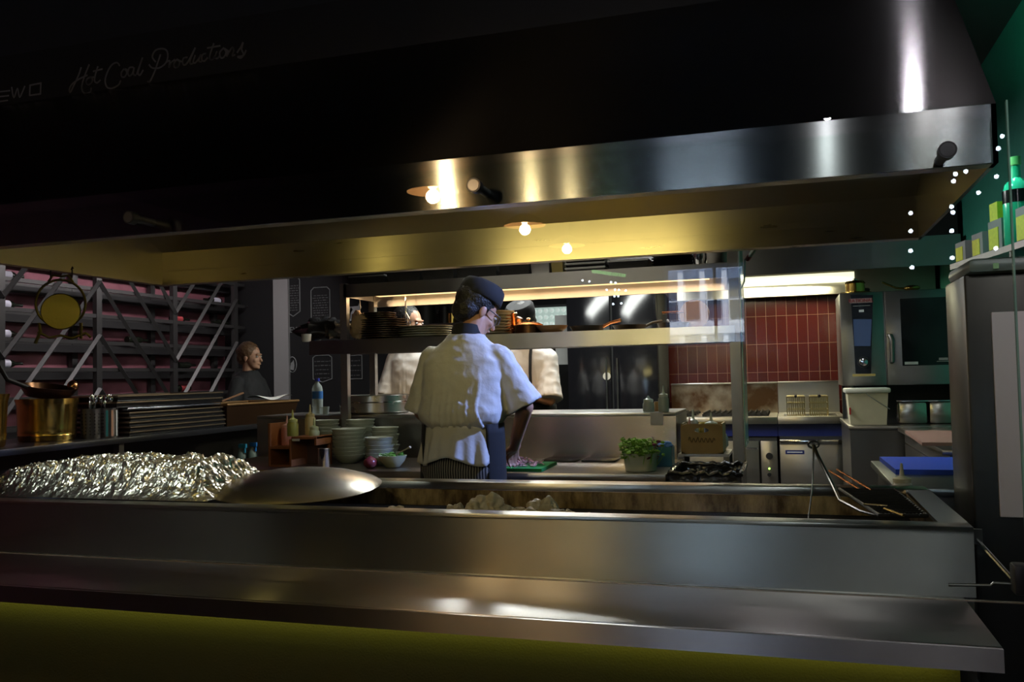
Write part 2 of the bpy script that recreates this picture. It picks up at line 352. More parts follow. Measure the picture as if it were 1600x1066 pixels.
# the building over the street
fac = thing('street_building', 'pale office building across the street, mirrored in the glass screen', 'building', (-.9, -16, 0))
obj('wall', MB().box(-7, 7, -1.2, -.2, 0, 10), M('pale_render_paint', (.62, .66, .72), .7), fac)
pl = MB()
for i in range(28): pl.box(-7 + i * .5, -6.88 + i * .5, -.2, 0, 1.5, 10)
for z in (2.25, 3.75, 5.4): pl.box(-7, 7, -.2, .04, z, z + .22)
obj('pilasters', pl, M('white_pilasters', (.85, .88, .92), .6), fac)
wn = MB()
for i in range(6, 20):
    for z in (2.6, 3.1, 4.2, 4.7): obj('window', MB().box(-6.84 + i * .5, -6.54 + i * .5, -.21, -.17, z, z + .42), M('dark_panes', (.05, .07, .1), .2), fac)
lamp('street_window_portal', 'AREA', ((wa.x + wb.x) / 2, WY + .05, (wa.z + wb.z) / 2), 1.6, (.45, .65, 1), wb.x - wa.x, wa.z - wb.z, target=((wa.x + wb.x) / 2, 0, 1.9))

# ================================================================ the extraction hood
HX0, HX1, HY, HB = -3.1, .52, 2.45, 3.8
hood = thing('extraction_hood', 'long brushed steel extraction hood hanging over the grill', 'extraction hood', (0, 0, 0))
obj('fascia', MB().prism([(HY, 1.86), (HY + .012, 1.86), (HY + .012, 2.0), (HY + .01, 2.01), (HY, 2.01)], HX0, HX1, 'x'), STEELH, hood, smooth=0)
obj('sloped_panel', MB().prism([(HY, 2.01), (HY + .02, 2.01), (3.11, 2.63), (3.1, 2.645)], HX0 - .7, HX1, 'x'), STEELH, hood, smooth=0)
obj('sign_band', MB().box(HX0 - 1.5, HX1, 3.1, 3.13, 2.645, 2.87), M('black_sign_band', (.022, .021, .02), .5), hood)
obj('upper_cladding', MB().box(HX0 - 1.5, HX1, 3.15, 3.2, 2.87, 3.4), M('dark_grey_cladding', (.04, .04, .042), .5), hood)
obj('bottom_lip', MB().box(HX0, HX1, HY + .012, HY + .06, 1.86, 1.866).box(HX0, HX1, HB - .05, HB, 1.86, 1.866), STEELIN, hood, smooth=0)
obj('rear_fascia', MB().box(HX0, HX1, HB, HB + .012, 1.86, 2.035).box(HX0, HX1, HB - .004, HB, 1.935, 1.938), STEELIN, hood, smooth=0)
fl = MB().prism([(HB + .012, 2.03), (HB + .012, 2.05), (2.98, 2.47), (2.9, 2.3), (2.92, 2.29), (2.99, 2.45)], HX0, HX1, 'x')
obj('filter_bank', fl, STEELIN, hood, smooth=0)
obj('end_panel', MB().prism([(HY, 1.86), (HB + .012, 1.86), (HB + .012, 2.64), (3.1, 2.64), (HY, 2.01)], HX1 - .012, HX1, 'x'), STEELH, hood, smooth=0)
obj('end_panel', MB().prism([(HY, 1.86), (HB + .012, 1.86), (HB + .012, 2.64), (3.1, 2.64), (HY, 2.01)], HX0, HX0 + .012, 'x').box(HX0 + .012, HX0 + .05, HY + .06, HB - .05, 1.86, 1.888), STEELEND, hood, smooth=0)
obj('top_panel', MB().box(HX0, HX1, 3.1, HB + .012, 2.6, 2.64), STEELD, hood, smooth=0)
def stroke(mb, pts, sx, ox, oy, r):
    P = [at(ox + u / sx, oy + v / sx, Y=3.097) for u, v in pts]
    Q = []
    for i in range(len(P) - 1):      # smooth through the points
        p0, p1, p2, p3 = P[max(i - 1, 0)], P[i], P[i + 1], P[min(i + 2, len(P) - 1)]
        for k in range(4):
            t = k / 4; Q.append(.5 * ((2 * p1) + (p2 - p0) * t + (2 * p0 - 5 * p1 + 4 * p2 - p3) * t * t + (3 * p1 - p0 - 3 * p2 + p3) * t ** 3))
    Q.append(P[-1])
    for i in range(len(Q) - 1):
        d = Q[i + 1] - Q[i]
        if d.length < 1e-5: continue
        n = Vector((-d.z, 0, d.x)).normalized() * r; e = d.normalized() * r * .6
        a, b = Q[i] - e, Q[i + 1] + e; y = Vector((0, -.002, 0))
        mb.add([a + n, a - n, b - n, b + n, a + n + y, a - n + y, b - n + y, b + n + y], [(0, 1, 2, 3), (7, 6, 5, 4), (0, 4, 5, 1), (1, 5, 6, 2), (2, 6, 7, 3), (3, 7, 4, 0)])
tx = MB()
for s_ in ([(190, 288), (172, 345), (140, 415), (105, 485), (97, 462), (120, 420), (175, 380), (240, 350)], [(255, 265), (225, 340), (200, 420), (200, 470), (225, 497), (265, 485), (272, 455)],
           [(265, 365), (240, 380), (232, 410), (250, 425), (275, 405), (280, 375), (265, 365), (300, 365)], [(325, 280), (305, 350), (300, 395), (320, 410), (345, 390)], [(290, 318), (360, 300)],
           [(500, 270), (480, 248), (440, 265), (405, 320), (385, 390), (400, 445), (440, 455), (490, 430), (510, 395)], [(535, 300), (515, 330), (520, 362), (545, 360), (560, 325), (545, 300), (575, 310)],
           [(610, 285), (580, 290), (568, 330), (580, 355), (605, 335), (618, 290), (612, 340), (630, 350)], [(640, 340), (660, 280), (685, 210), (665, 270), (650, 330), (665, 348), (690, 310)],
           [(830, 185), (805, 260), (780, 330), (745, 400), (730, 400)], [(740, 265), (765, 290), (820, 290), (870, 255), (890, 200), (880, 150), (840, 135), (790, 150), (765, 200), (790, 240)],
           [(885, 240), (905, 235), (900, 285), (915, 250), (945, 225)], [(960, 225), (940, 255), (945, 285), (970, 280), (985, 245), (965, 222), (1000, 240)],
           [(1045, 205), (1015, 215), (1010, 255), (1030, 265), (1060, 230), (1110, 130), (1075, 215), (1070, 255), (1090, 255)], [(1110, 190), (1095, 240), (1110, 250), (1140, 215), (1155, 185), (1140, 235), (1160, 240)],
           [(1195, 175), (1170, 185), (1165, 225), (1185, 235), (1210, 210)], [(1260, 95), (1235, 170), (1228, 215), (1250, 220), (1270, 195)], [(1210, 130), (1310, 112)], [(1285, 160), (1272, 205), (1290, 212), (1310, 190)],
           [(1340, 130), (1310, 165), (1315, 205), (1340, 205), (1360, 165), (1345, 135), (1370, 150)], [(1375, 150), (1365, 195), (1385, 160), (1410, 125), (1420, 150), (1410, 190), (1430, 185)],
           [(1450, 165), (1480, 120), (1495, 88), (1485, 140), (1500, 180), (1480, 210), (1455, 200), (1500, 190), (1520, 150)]): stroke(tx, s_, 5.16, 90, 50, .0034)
obj('script_lettering', tx, TEXTM, hood, smooth=0)['label'] = 'grey script lettering reading Hot Coal Productions'; tx = MB()
for s_ in ([(0, 425), (45, 420)], [(0, 447), (40, 443)], [(0, 470), (35, 465)], [(55, 405), (65, 452), (82, 410), (92, 450), (115, 400)]): stroke(tx, s_, 2.962, 0, 0, .003)
q = [(140, 395), (190, 385), (188, 435), (138, 442), (140, 395)]
for i in range(4): stroke(tx, q[i:i + 2], 2.962, 0, 0, .0034)
obj('wordmark_lettering', tx, TEXTM, hood, smooth=0)['label'] = 'grey block letters of the wordmark'

# ================================================================ the glass screen in front
gb = at(800, 884, Y=GY).z; gx1 = at(1587, 500, Y=GY).x; gtop = at(1583, 155, Y=GY).z
gs = thing('glass_screen', 'clear glass screen bolted in front of the hood and grill', 'glass screen', (0, 0, 0))
gz0 = .79
obj('glass_pane', MB().box(-3.15, gx1, GY, GY + .01, gz0, gtop), GLASS, gs, smooth=0)
obj('pane_edge', MB().box(gx1, gx1 + .004, GY - .001, GY + .011, gz0, gtop), GEDGE, gs, smooth=0)
obj('lower_edge', MB().box(-3.15, gx1, GY, GY + .01, gz0 - .003, gz0), GEDGEB, gs, smooth=0)
for px, py in ((203, 340), (741, 290), (1480, 235)):
    p = at(px, py, Y=GY - .02)
    k = obj('standoff_bolt', MB().tube([(p.x, GY - .028, p.z), (p.x, GY, p.z)], .021, 24).tube([(p.x, GY + .01, p.z), (p.x, HY, p.z)], .013, 16), BLACK, gs)
    obj('bolt_face', MB().tube([(p.x, GY - .0295, p.z), (p.x, GY - .028, p.z)], .0165, 24), brushed('turned_face', (.12, .12, .12), .3, (1, 0, 0), .8), k)
# clamp at the lower right corner
a_ = at(1528, 845, Y=2.62); b_ = at(1582, 905, Y=GY + .02); c_ = at(1482, 914, Y=GY + .02)
br = thing('glass_bracket', 'thin steel bracket bracing the lower right corner of the glass screen', 'bracket', (0, 0, 0))
obj('strut', MB().tube([a_, b_], .005, 8), CHROME, br); obj('rod', MB().tube([c_, at(1548, 915, Y=GY + .02), at(1552, 911, Y=GY + .02), b_ + Vector((0, 0, -.012))], .004, 8), STEELD, br)
obj('mounting_plate', MB().box(a_.x - .012, a_.x + .012, a_.y, a_.y + .012, a_.z - .01, a_.z + .03), STEELD, br)
obj('clamp', MB().box(b_.x - .004, b_.x + .03, GY - .02, GY + .03, b_.z - .03, b_.z + .04, .006), BLACK, br)

# ================================================================ the grill counter
KX0, KX1, KF, KR, KZ = -3.2, .45, 2.58, 3.42, .93
LZ, LF = .745, 2.13
gc = thing('grill_counter', 'long brushed steel grill counter with a stepped front ledge', 'counter', (0, 0, 0))
OX1, OY0, OY1 = .375, 2.65, 3.33
obj('front_panel', MB().box(KX0, KX1, KF, KF + .03, LZ, KZ - .004), STEEL, gc, smooth=0)
obj('top_rim', MB().box(KX0, KX1, KF - .006, OY0, KZ - .012, KZ, .003).box(OX1, KX1, OY0, OY1, KZ - .012, KZ - .0005), STEEL, gc)
obj('rear_rail', MB().box(KX0, KX1, OY1, KR, KZ - .03, KZ + .004, .012), STEEL, gc)
obj('ledge', MB().box(KX0, .42, LF + .0125, KF, LZ - .03, LZ, .0015).box(KX0, .42, LF, LF + .012, LZ - .052, LZ - .002), STEEL, gc)
obj('end_panel', MB().box(KX1 - .02, KX1, KF + .03, KR, 0, KZ - .012), STEELD, gc)
obj('olive_panel', MB().box(KX0, .36, 2.30, 2.33, 0, LZ - .03), 'olive_plaster', gc)
obj('light_strip', MB().box(KX0, .34, 2.19, 2.21, LZ - .058, LZ - .031), M('led_strip', (.8, .8, .3), .5, emit=(1, .95, .25), es=1.5), gc)
obj('trough', MB().box(KX0, OX1, OY1, OY1 + .01, .62, KZ - .03).box(KX0, OX1, OY0 - .012, OY0, .62, KZ - .012).box(OX1, OX1 + .01, OY0, OY1, .62, KZ - .012).box(KX0, OX1, OY0, OY1, .6, .62), 'burnt_steel', gc, smooth=0)
obj('rear_shelf', MB().box(KX0, KX1, KR, KR + .14, .79, .80), STEELK, gc)
gr = MB()
for i in range(22):
    y = OY0 + .02 + i * .03; gr.box(KX0, OX1, y, y + .007, .832, .84)
for i in range(9): gr.box(-3.1 + i * .42, -3.08 + i * .42, OY0, OY1, .82, .832)
obj('grate', gr, IRON, gc, smooth=0)
ll = lamp('under_ledge_light', 'AREA', (-1.4, 2.215, LZ - .05), 1.7, (.95, .88, .12), 3.5, .008, target=(-1.4, 2.3, LZ - .065)); ll.data.spread = math.radians(108)
obj('base_cabinet', MB().box(KX0, KX1 - .03, 2.36, 3.38, 0, .58), BLACKM, gc)

# foil mound
def hump(x):
    p = (x + 2.45) / 1.15
    return max(0, 1 - abs(p) ** 2.2)
fx0, fx1 = -3.05, at(385, 780, Y=2.9).x
def foil_pt(u, v):
    x = fx0 + (fx1 - fx0) * u; y = 2.662 + .50 * v
    edge = min(1, v * 5, (1 - v) * 6, (1 - u) * 9 + .05)
    n = noise.noise(Vector((x * 9, y * 9, 0))) * .028 + (.4 - abs(noise.noise(Vector((x * 20, y * 26, 3)))) * 2) * .016 + (.4 - abs(noise.noise(Vector((x * 55, y * 60, 8)))) * 2) * .011 + noise.noise(Vector((x * 130, y * 130, 2))) * .006
    base = .048 + .05 * math.sin(PI * min(1, max(0, u))) + .035 * math.sin(PI * v)
    ridge = .035 * math.exp(-((u - .86) / .05) ** 2) * math.sin(PI * v)
    return Vector((x + noise.noise(Vector((x * 30, y * 30, 5))) * .01, y, .932 + max(-.004, (base + ridge) * edge + n * edge)))
fm = MB().grid(foil_pt, 230, 70)
foil = obj('foil_sheet', fm, 'crumpled_foil', smooth=0, recalc=False); tag(foil, 'crumpled silver foil mounded over the left end of the grill', 'foil')
p = at(198, 742, Y=3.1)
wp = obj('serving_board', MB().box(-.17, .17, -.1, .1, 0, .012, .004), M('pale_plastic', (.55, .53, .56), .5), loc=(p.x, 3.1, 1.034)); tag(wp, 'flat pale lid lying on the crumpled foil', 'lid')
wp.rotation_euler = (math.radians(-4), 0, .1)
# round metal lid
p = at(462, 768, Y=2.98)
lid = obj('wok_lid', MB().lathe([(.322, -.004), (.325, 0), (.31, .008), (.25, .028), (.17, .044), (.08, .052), (0, .054), (0, .048), (.17, .038), (.3, .004)], n=72), brushed('worn_lid_steel', (.5, .46, .4), .26, (1, 0, 0), .3), loc=(p.x, 2.985, .95))
lid.rotation_euler = (math.radians(4.0), math.radians(1.5), 0); tag(lid, 'big round domed metal lid resting across the grill beside the foil', 'lid')
hd = obj('ladle_handle', MB().tube([at(425, 752, Y=3.3), at(468, 735, Y=3.5)], .006, 8), STEELK); tag(hd, 'thin steel utensil handle poking out behind the round lid', 'utensil')

# chicken on the grate
def lump(mb, c, r, seed):
    s0 = len(mb.v); mb.ell(c, r, 30, 20)
    for i in range(s0, len(mb.v)):
        v = mb.v[i]; d = (v - Vector(c)); k = 1 + .6 * noise.noise(v * 38 + Vector((seed * 3.1, 0, 0))) + .2 * noise.noise(v * 80 + Vector((0, seed, 0)))
        mb.v[i] = Vector(c) + d * k
CH = M('grilled_chicken', (.5, .42, .26), .5, var=.45, nscale=45, bump=.4, bscale=70)
spots = [(607, 'charred scrap of chicken nearest the round lid'), (622, 'pale scrap of chicken with a dark edge, second from the round lid'), (640, 'small flat chicken scrap before the empty stretch of grate'), (655, 'last thin scrap before the empty stretch of grate'), (713, 'squarish chicken piece standing alone at the left end of the long row'),
         (735, 'low chicken piece between the squarish one and the tallest mound'), (745, 'tall knobbly chicken piece topping the mound'), (763, 'largest rounded chicken piece at the middle of the mound'), (776, 'chicken piece at the right shoulder of the mound'), (798, 'small curled chicken piece just right of the mound'),
         (822, 'long pale chicken strip left of the pointed piece'), (840, 'wrinkled chicken strip touching the pointed piece'), (858, 'chicken piece whose tip points up'), (872, 'broad chicken piece right after the pointed piece'), (888, 'flat chicken piece near the right end of the row'), (912, 'low pale chicken slice, last but one to the right'), (935, 'last small chicken slice at the right end of the row')]
for i, (px, lb) in enumerate(spots):
    random.seed(i * 5 + 1)
    p = at(px, 792, Y=2.86 + random.uniform(-.03, .06)); hh = [.018, .024, .018, .014, .034, .028, .044, .042, .036, .03, .028, .034, .04, .03, .026, .022, .018][i]
    wd = random.uniform(.028, .042) * (1.25 if 6 <= i <= 13 else 1)
    m = MB(); lump(m, (0, 0, 0), (wd, .035, hh), i)
    lo = min(v.z for v in m.v)
    o = obj('chicken_piece', m, CH, loc=(p.x, p.y, .8405 - lo), smooth=60); tag(o, lb, 'chicken', 'chicken pieces cooking on the grill')

# black grill basket and tongs at the right
gk = thing('grill_basket', 'black flat wire grill basket with two copper coloured handles', 'grill basket', (0, 0, 0))
A = [at(1312, 766, Y=3.28), at(1398, 766, Y=3.28), at(1448, 808, Y=2.72), at(1375, 812, Y=2.70)]
for a in A: a.z = max(a.z, KZ + .004)
fr = MB().tube(A, .006, 8, closed=True)
for i in range(1, 16):
    t = i / 16; fr.tube([A[0].lerp(A[3], t) + Vector((0, 0, .004)), A[1].lerp(A[2], t) + Vector((0, 0, .004))], .0035, 6)
for i in range(1, 12):
    t = i / 12; fr.tube([A[0].lerp(A[1], t), A[3].lerp(A[2], t)], .0035, 6)
obj('wire_frame', fr, IRON, gk)
for q0, q1 in (((1296, 736), (1352, 770)), ((1308, 734), (1362, 766))):
    h0, h1 = at(*q0, Y=3.5), at(*q1, Y=3.22); obj('handle', MB().tube([h0, h0.lerp(h1, .5), h1], .0042, 8), COPPER, gk)
TONG = M('dark_tongs', (.1, .095, .09), .3, 1)
tg = thing('long_tongs', 'long dark tongs standing in the grill beside the wire basket', 'tongs', (0, 0, 0))
t0 = at(1271, 695, Y=3.3)
obj('arm', MB().tube([t0, at(1278, 712, Y=3.28), at(1303, 762, Y=3.1), at(1312, 782, Y=2.95), at(1345, 799, Y=2.8), at(1378, 808, Y=2.72)], [.006, .006, .0055, .005, .004, .0035], 8), TONG, tg)
obj('arm', MB().tube([t0, at(1271, 715, Y=3.27), at(1269, 765, Y=3.12), at(1263, 812, Y=2.9)], [.004, .003, .0025, .0025], 8), TONG, tg)
obj('pivot_loop', MB().tube([t0 + Vector((.018 * math.cos(a * PI / 6) - .0, 0, .012 * math.sin(a * PI / 6))) for a in range(12)], .004, 6, closed=True), TONG, tg)
tg2 = thing('steel_tongs', 'bright edged steel tongs lying on top of the black wire basket', 'tongs', (0, 0, 0))
for q in (((1387, 791), (1350, 788)), ((1382, 795), (1412, 806))):
    h0, h1 = at(*q[0], Z=KZ + .018), at(*q[1], Z=KZ + .018); obj('arm', MB().tube([h0, h1], .004, 8), BRASS if q[0][0] == 1382 else CHROME, tg2)

# ================================================================ pendant lamps
AMBER = M('amber_glass', (.9, .5, .2), .4, emit=(1, .5, .17), es=4.5); BULB = M('lamp_bulb', (1, .9, .7), .5, emit=(1, .72, .36), es=70)
plab = ['amber glass pendant lamp nearest the grill, seen at the top left', 'middle amber pendant lamp of the row over the dining side', 'third amber pendant lamp of the row, farthest from the grill']
ploc = [(-1.42, 1.27, 2.145), (-1.3, .3, 2.145), (-1.27, -.5, 2.145)]
p0 = None
for i, l in enumerate(ploc):
    if p0 is None:
        p0 = thing('pendant_lamp', plab[0], 'pendant lamp', l, 0, 'pendant lamps')
        obj('lamp_shade', MB().lathe([(.114, 0), (.108, .016), (.07, .045), (.03, .062), (.02, .064), (.02, .06), (.068, .041), (.105, .014), (.111, .001)], n=40, close=True), M('dark_shade', (.05, .035, .02), .4), p0)
        obj('reflector', MB().lathe([(.1105, .001), (.104, .013), (.067, .039), (.02, .057), (.02, .056), (.066, .037), (.102, .011), (.109, .001)], n=40, close=True), AMBER, p0)
        obj('bulb', MB().ell((0, 0, .03), (.022, .022, .022)), BULB, p0)
        obj('socket', MB().tube([(0, 0, .07), (0, 0, .17)], .018, 12), BLACK, p0)
        obj('cord', MB().tube([(0, 0, .17), (0, 0, 3.4 - 2.145)], .003, 6), BLACK, p0)
    else: dup(p0, l, plab[i])
    lamp('pendant_light', 'POINT', (l[0], l[1], l[2] - .02), 9, (1, .7, .36), .03)

# fairy lights behind the camera side, mirrored in the glass
FB = M('fairy_bulb', (1, 1, 1), .5, emit=(.75, .85, 1), es=34); FB.cycles.emission_sampling = 'NONE'
for nm, lb, dots, yy in (('string_lights', 'string of cold white bulbs mirrored at the right end of the glass', [(1509, 268), (1493, 272), (1490, 283), (1557, 276), (1529, 301), (1487, 323), (1489, 332), (1423, 333), (1423, 361), (1487, 361), (1423, 392), (1488, 403), (1556, 388), (1425, 418), (1566, 213), (1560, 232)], -1.2),
                         ('string_lights', 'string of tiny cold white bulbs mirrored in front of the upper shelf', [(910, 438), (921, 440), (955, 441), (962, 442), (948, 453), (961, 453), (967, 453), (978, 454), (960, 463), (966, 463), (958, 475), (971, 474), (983, 474), (987, 474)], -2.6)):
    fl_ = thing(nm, lb, 'string lights', (0, 0, 0)); wr = MB()
    for i, (px, py) in enumerate(dots):
        p = virt(px, py, yy); r = .014 if yy > -2 else .010
        obj('bulb', MB().ell(p, (r, r, r), 10, 6), FB, fl_)
        wr.tube([p + Vector((0, -.01, r)), (p.x, yy - .01, 3.4)], .0012, 4)
    obj('wire', wr, BLACK, fl_)
# a green tube mirrored over the pass
tb = MB().tube([virt(925, 424, -3), virt(978, 431, -3)], .015, 8); o = obj('neon_tube', tb, M('green_neon', (.3, 1, .3), .5, emit=(.35, 1, .3), es=5.5)); tag(o, 'green neon tube mirrored in the glass above the upper shelf', 'neon light')

# ================================================================ wine rack on the left wall
WX = -6.5
def wz(px, py): return at(px, py, X=WX).z
rk = thing('wine_rack', 'tall dark metal wine rack with chevron bars on the rose wall', 'wine rack', (WX, 0, 0))
PY = [4.79, 5.92, 7.05, 8.18, 9.31]
RZ = [.98, 1.245, 1.51, 1.775, 2.04, 2.305, 2.57]
for y in PY:
    for dx in (0, -.30): obj('post', MB().box(dx - .025, dx + .025, y - .035, y + .035, 0, 2.75), RACK, rk)
for z in RZ:
    for dx in (0, -.30): obj('rail', MB().box(dx - .02, dx + .02, 4.75, 9.5, z - .018, z + .018), RACK, rk)
    obj('shelf_board', MB().box(-.32, -.20, 4.75, 9.5, z - .09, z - .02), BLACKM, rk)
for k in range(4):
    y0, y1 = PY[k], PY[k + 1]; up = (k % 2 == 1)
    for j in range(-5, 6):
        za = .55 + j * .53; zb = za + 1.3
        pa, pb = ((y0, za), (y1, zb)) if up else ((y0, zb), (y1, za))
        # clip the bar to the rack height
        def cl(p, q_, z):
            t = (z - p[1]) / (q_[1] - p[1]); return (p[0] + (q_[0] - p[0]) * t, z)
        lo, hi = (pa, pb) if pa[1] < pb[1] else (pb, pa)
        if hi[1] < .7 or lo[1] > 2.7: continue
        if lo[1] < .6: lo = cl(lo, hi, .6)
        if hi[1] > 2.72: hi = cl(lo, hi, 2.72)
        obj('diagonal_bar', MB().tube([(.03, lo[0], lo[1]), (.03, hi[0], hi[1])], .026, 4), RACK, rk, smooth=0)
def bottle(lb, loc, body, label, flip=1):
    t = thing('wine_bottle', lb, 'bottle', loc, 0, 'wine bottles lying in the rack')
    m = MB().lathe([(0, -.15), (.036, -.148), (.0375, -.14), (.0375, .03), (.03, .06), (.015, .085), (.0135, .16), (.0135, .165), (0, .165)], n=16)
    m.xform(Matrix.Rotation(-PI / 2 * flip, 4, 'X')); obj('glass', m, body, t)
    l = MB().lathe([(.038, -.12), (.0385, -.12), (.0385, .015), (.038, .015)], n=16, close=True); l.xform(Matrix.Rotation(-PI / 2 * flip, 4, 'X')); obj('label', l, label, t)
    return t
LAV = M('lavender_label', (.75, .73, .85), .6, var=.03); DKGL = M('dark_bottle_glass', (.012, .016, .01), .12); REDL = M('red_label', (.5, .06, .07), .6)
blist = [(14, 427, LAV, 1, 'white labelled wine bottle on the highest rail, above the brass kettle'), (12, 473, LAV, 1, 'white labelled wine bottle on the second rail beside the brass hanger'),
         (12, 518, LAV, 1, 'white labelled wine bottle on the third rail, below the brass hanger top'), (12, 565, LAV, 1, 'white labelled wine bottle just above the dark brass pot handle'),
         (333, 460, LAV, -1, 'white labelled wine bottle behind the long diagonal bars by the corner'), (374, 462, LAV, -1, 'white labelled bottle at the far corner of the rack, partly behind a bar'),
         (386, 434, LAV, -1, 'small bottle with white label at the topmost far corner of the rack'), (282, 487, REDL, 1, 'dark bottle with a red label beside the middle upright'),
         (292, 562, DKGL, 1, 'dark unlabelled bottle low between the middle uprights'), (283, 598, REDL, -1, 'dark bottle with a red label low behind the tray stacks'),
         (215, 520, DKGL, 1, 'dark bottle lying left of the middle upright'), (345, 520, DKGL, -1, 'dark bottle on the middle rail near the far corner')]
for px, py, lm, fl2, lb in blist:
    p = at(px, py, X=WX - .14); zz = min(RZ, key=lambda z: abs(z + .056 - p.z)); bottle(lb, (WX - .15, p.y, zz + .018 + .0385), DKGL, lm, fl2)
# bottles lie on cradles between front and rear rails
cm = MB()
for px, py, lm, fl2, lb in blist:
    p = at(px, py, X=WX - .14); zz = min(RZ, key=lambda z: abs(z + .056 - p.z))
    for dy in (-.1, .02): cm.box(-.3, 0, p.y + dy * fl2 - .008, p.y + dy * fl2 + .008, zz + .006, zz + .017)
cm = obj('cradle_bars', cm, RACK, rk, smooth=0)

# ================================================================ menus and prints on the charcoal wall
BY = 9.595
def board(lb, x0, y0, x1, y1, rows, head=None, point=True):
    t = thing('menu_print', lb, 'menu', (0, 0, 0)); a, b = at(x0, y0, Y=BY), at(x1, y1, Y=BY); m = MB(); r = .006
    W = b.x - a.x; H = a.z - b.z
    pts = [(a.x, b.z + .12 * H), (a.x, a.z - .08 * H), (a.x + .15 * W, a.z), (b.x - .15 * W, a.z), (b.x, a.z - .08 * H), (b.x, b.z + .12 * H), ((a.x + b.x) / 2, b.z)]
    if not point: pts = [(a.x, b.z), (a.x, a.z), (b.x, a.z), (b.x, b.z)]
    for i in range(len(pts)):
        p, q_ = Vector((pts[i][0], BY - .003, pts[i][1])), Vector((pts[(i + 1) % len(pts)][0], BY - .003, pts[(i + 1) % len(pts)][1])); m.tube([p, q_], r, 4)
    obj('outline', m, CHALK, t, smooth=0); m = MB(); random.seed(int(x0))
    for i in range(rows):
        z = a.z - H * (.22 + .62 * i / max(1, rows - 1)); w0 = W * random.uniform(.68, .86); x = a.x + (W - w0) / 2; xe = x + w0
        while x < xe:
            l = random.uniform(.015, .05); m.box(x, min(x + l, xe), BY - .003, BY - .001, z - .007, z + .007 * random.uniform(.2, 1)); x += l + .012
    obj('menu_lines', m, M('dim_chalk', (.15, .15, .15), .8), t, smooth=0)
    if head: lettering('heading', head, .085, CHALK, t, ((a.x + b.x) / 2, BY - .004, a.z - .11 * H))
board('tall pointed menu outline beside the pale pilaster', 447, 434, 469, 494, 11)
board('shield shaped menu outline left of the pass post, upper row', 486, 450, 516, 505, 10)
board('menu outline under the shelf end, left of the pass post', 489, 556, 519, 597, 5)
board('menu print with ruled lines under the lower shelf', 542, 556, 566, 592, 4, None, False)
sk = thing('brand_print', 'chalk wordmark printed on the charcoal wall beside the pilaster', 'wall print', (0, 0, 0))
p = at(459, 516, Y=BY); lettering('wordmark', 'SKEW\u25a1' if False else 'SKEWD', .1, CHALK, sk, (p.x, BY - .004, p.z))
p = at(457, 570, Y=BY); em = thing('emblem_print', 'oval chalk emblem low on the charcoal wall beside the pilaster', 'wall print', (0, 0, 0))
obj('ring', MB().tube([(p.x + .058 * math.cos(a * PI / 16), BY - .003, p.z + .095 * math.sin(a * PI / 16)) for a in range(32)], .006, 4, closed=True), CHALK, em, smooth=0)
obj('figure', MB().prism([(p.x - .03, p.z - .06), (p.x + .02, p.z - .07), (p.x + .032, p.z - .01), (p.x + .02, p.z + .06), (p.x + .004, p.z + .04), (p.x - .02, p.z + .02)], BY - .005, BY - .002), CHALK, em, smooth=0)
# white cow prints
for k, (px, py, s_, lb) in enumerate(((553, 487, 1.0, 'white cow print seen under the upper shelf, the larger one'), (543, 489, .7, 'smaller white cow print beside the larger cow'))):
    p = at(px, py, Y=BY); poly = [(-.09, .06), (.06, .065), (.075, .1), (.09, .07), (.11, .05), (.085, .02), (.07, 0), (.06, -.11), (.04, -.11), (.035, -.02), (-.03, -.03), (-.035, -.11), (-.055, -.11), (-.065, -.02), (-.085, -.02), (-.085, -.1), (-.1, -.1)]
    tag(obj('cow_print', MB().prism([(p.x + u * s_, p.z + v * s_) for u, v in poly], BY - .006, BY - .001), CHALKB, smooth=0), lb, 'wall print')

# ================================================================ left counter with trays
LC = thing('side_counter', 'long black side counter running back under the wine rack', 'counter', (0, 0, 0))
obj('worktop', MB().box(-4.35, -3.68, 2.3, 6.15, 1.015, 1.05, .004), M('black_worktop', (.02, .02, .022), .3), LC)
obj('cabinet_body', MB().box(-4.3, -3.95, 2.3, 6.1, 0, 1.015), BLACKM, LC); obj('low_shelf', MB().box(-3.95, -3.72, 2.3, 6.1, .70, .72), STEELD, LC)
for y in (2.4, 4.2, 6.05): obj('leg', MB().box(-3.76, -3.72, y, y + .04, 0, 1.015), STEELD, LC)
# brass pots
def pot(lb, loc, r, h):
    t = thing('brass_pot', lb, 'pot', loc, 0, 'brass pots on the side counter')
    obj('body', MB().lathe([(0, 0), (r * .9, 0), (r * .94, .01), (r * .95, h * .12), (r * .97, h * .14), (r * .95, h * .17), (r * .97, h * .22), (r * .96, h * .3), (r, h * .85), (r * 1.02, h * .9), (r * 1.06, h), (r * 1.02, h), (r * .97, h * .88), (r * .9, .015), (0, .015)], n=48), BRASS, t)
    return t
pl1 = at(74, 690, X=-3.98); pot('round hammered brass pot beside the cutlery cups', (-3.98, pl1.y, 1.05), .155, .235)
pot('brass pot cut off by the left edge of the picture', (-3.95, pl1.y - .52, 1.05), .17, .27)
cr_ = thing('copper_saucepan', 'dark copper pan with a long handle lying across the brass pot', 'saucepan', (-3.98, pl1.y, 1.296))
m = MB().lathe([(0, 0), (.11, 0), (.135, .035), (.14, .06), (.135, .06), (.12, .03), (0, .012)], n=32); m.xform(Matrix.Rotation(math.radians(10), 4, 'Y')); obj('bowl', m, M('dark_copper', (.12, .06, .03), .3, 1), cr_)
obj('handle', MB().tube([(.0, -.12, .05), (-.03, -.24, .1), (-.04, -.3, .2), (-.05, -.3, .26)], [.012, .012, .014, .016], 8), IRON, cr_)
obj('lid_knob', MB().ell((.1, .08, .055), (.03, .03, .035)), COPPER, cr_)
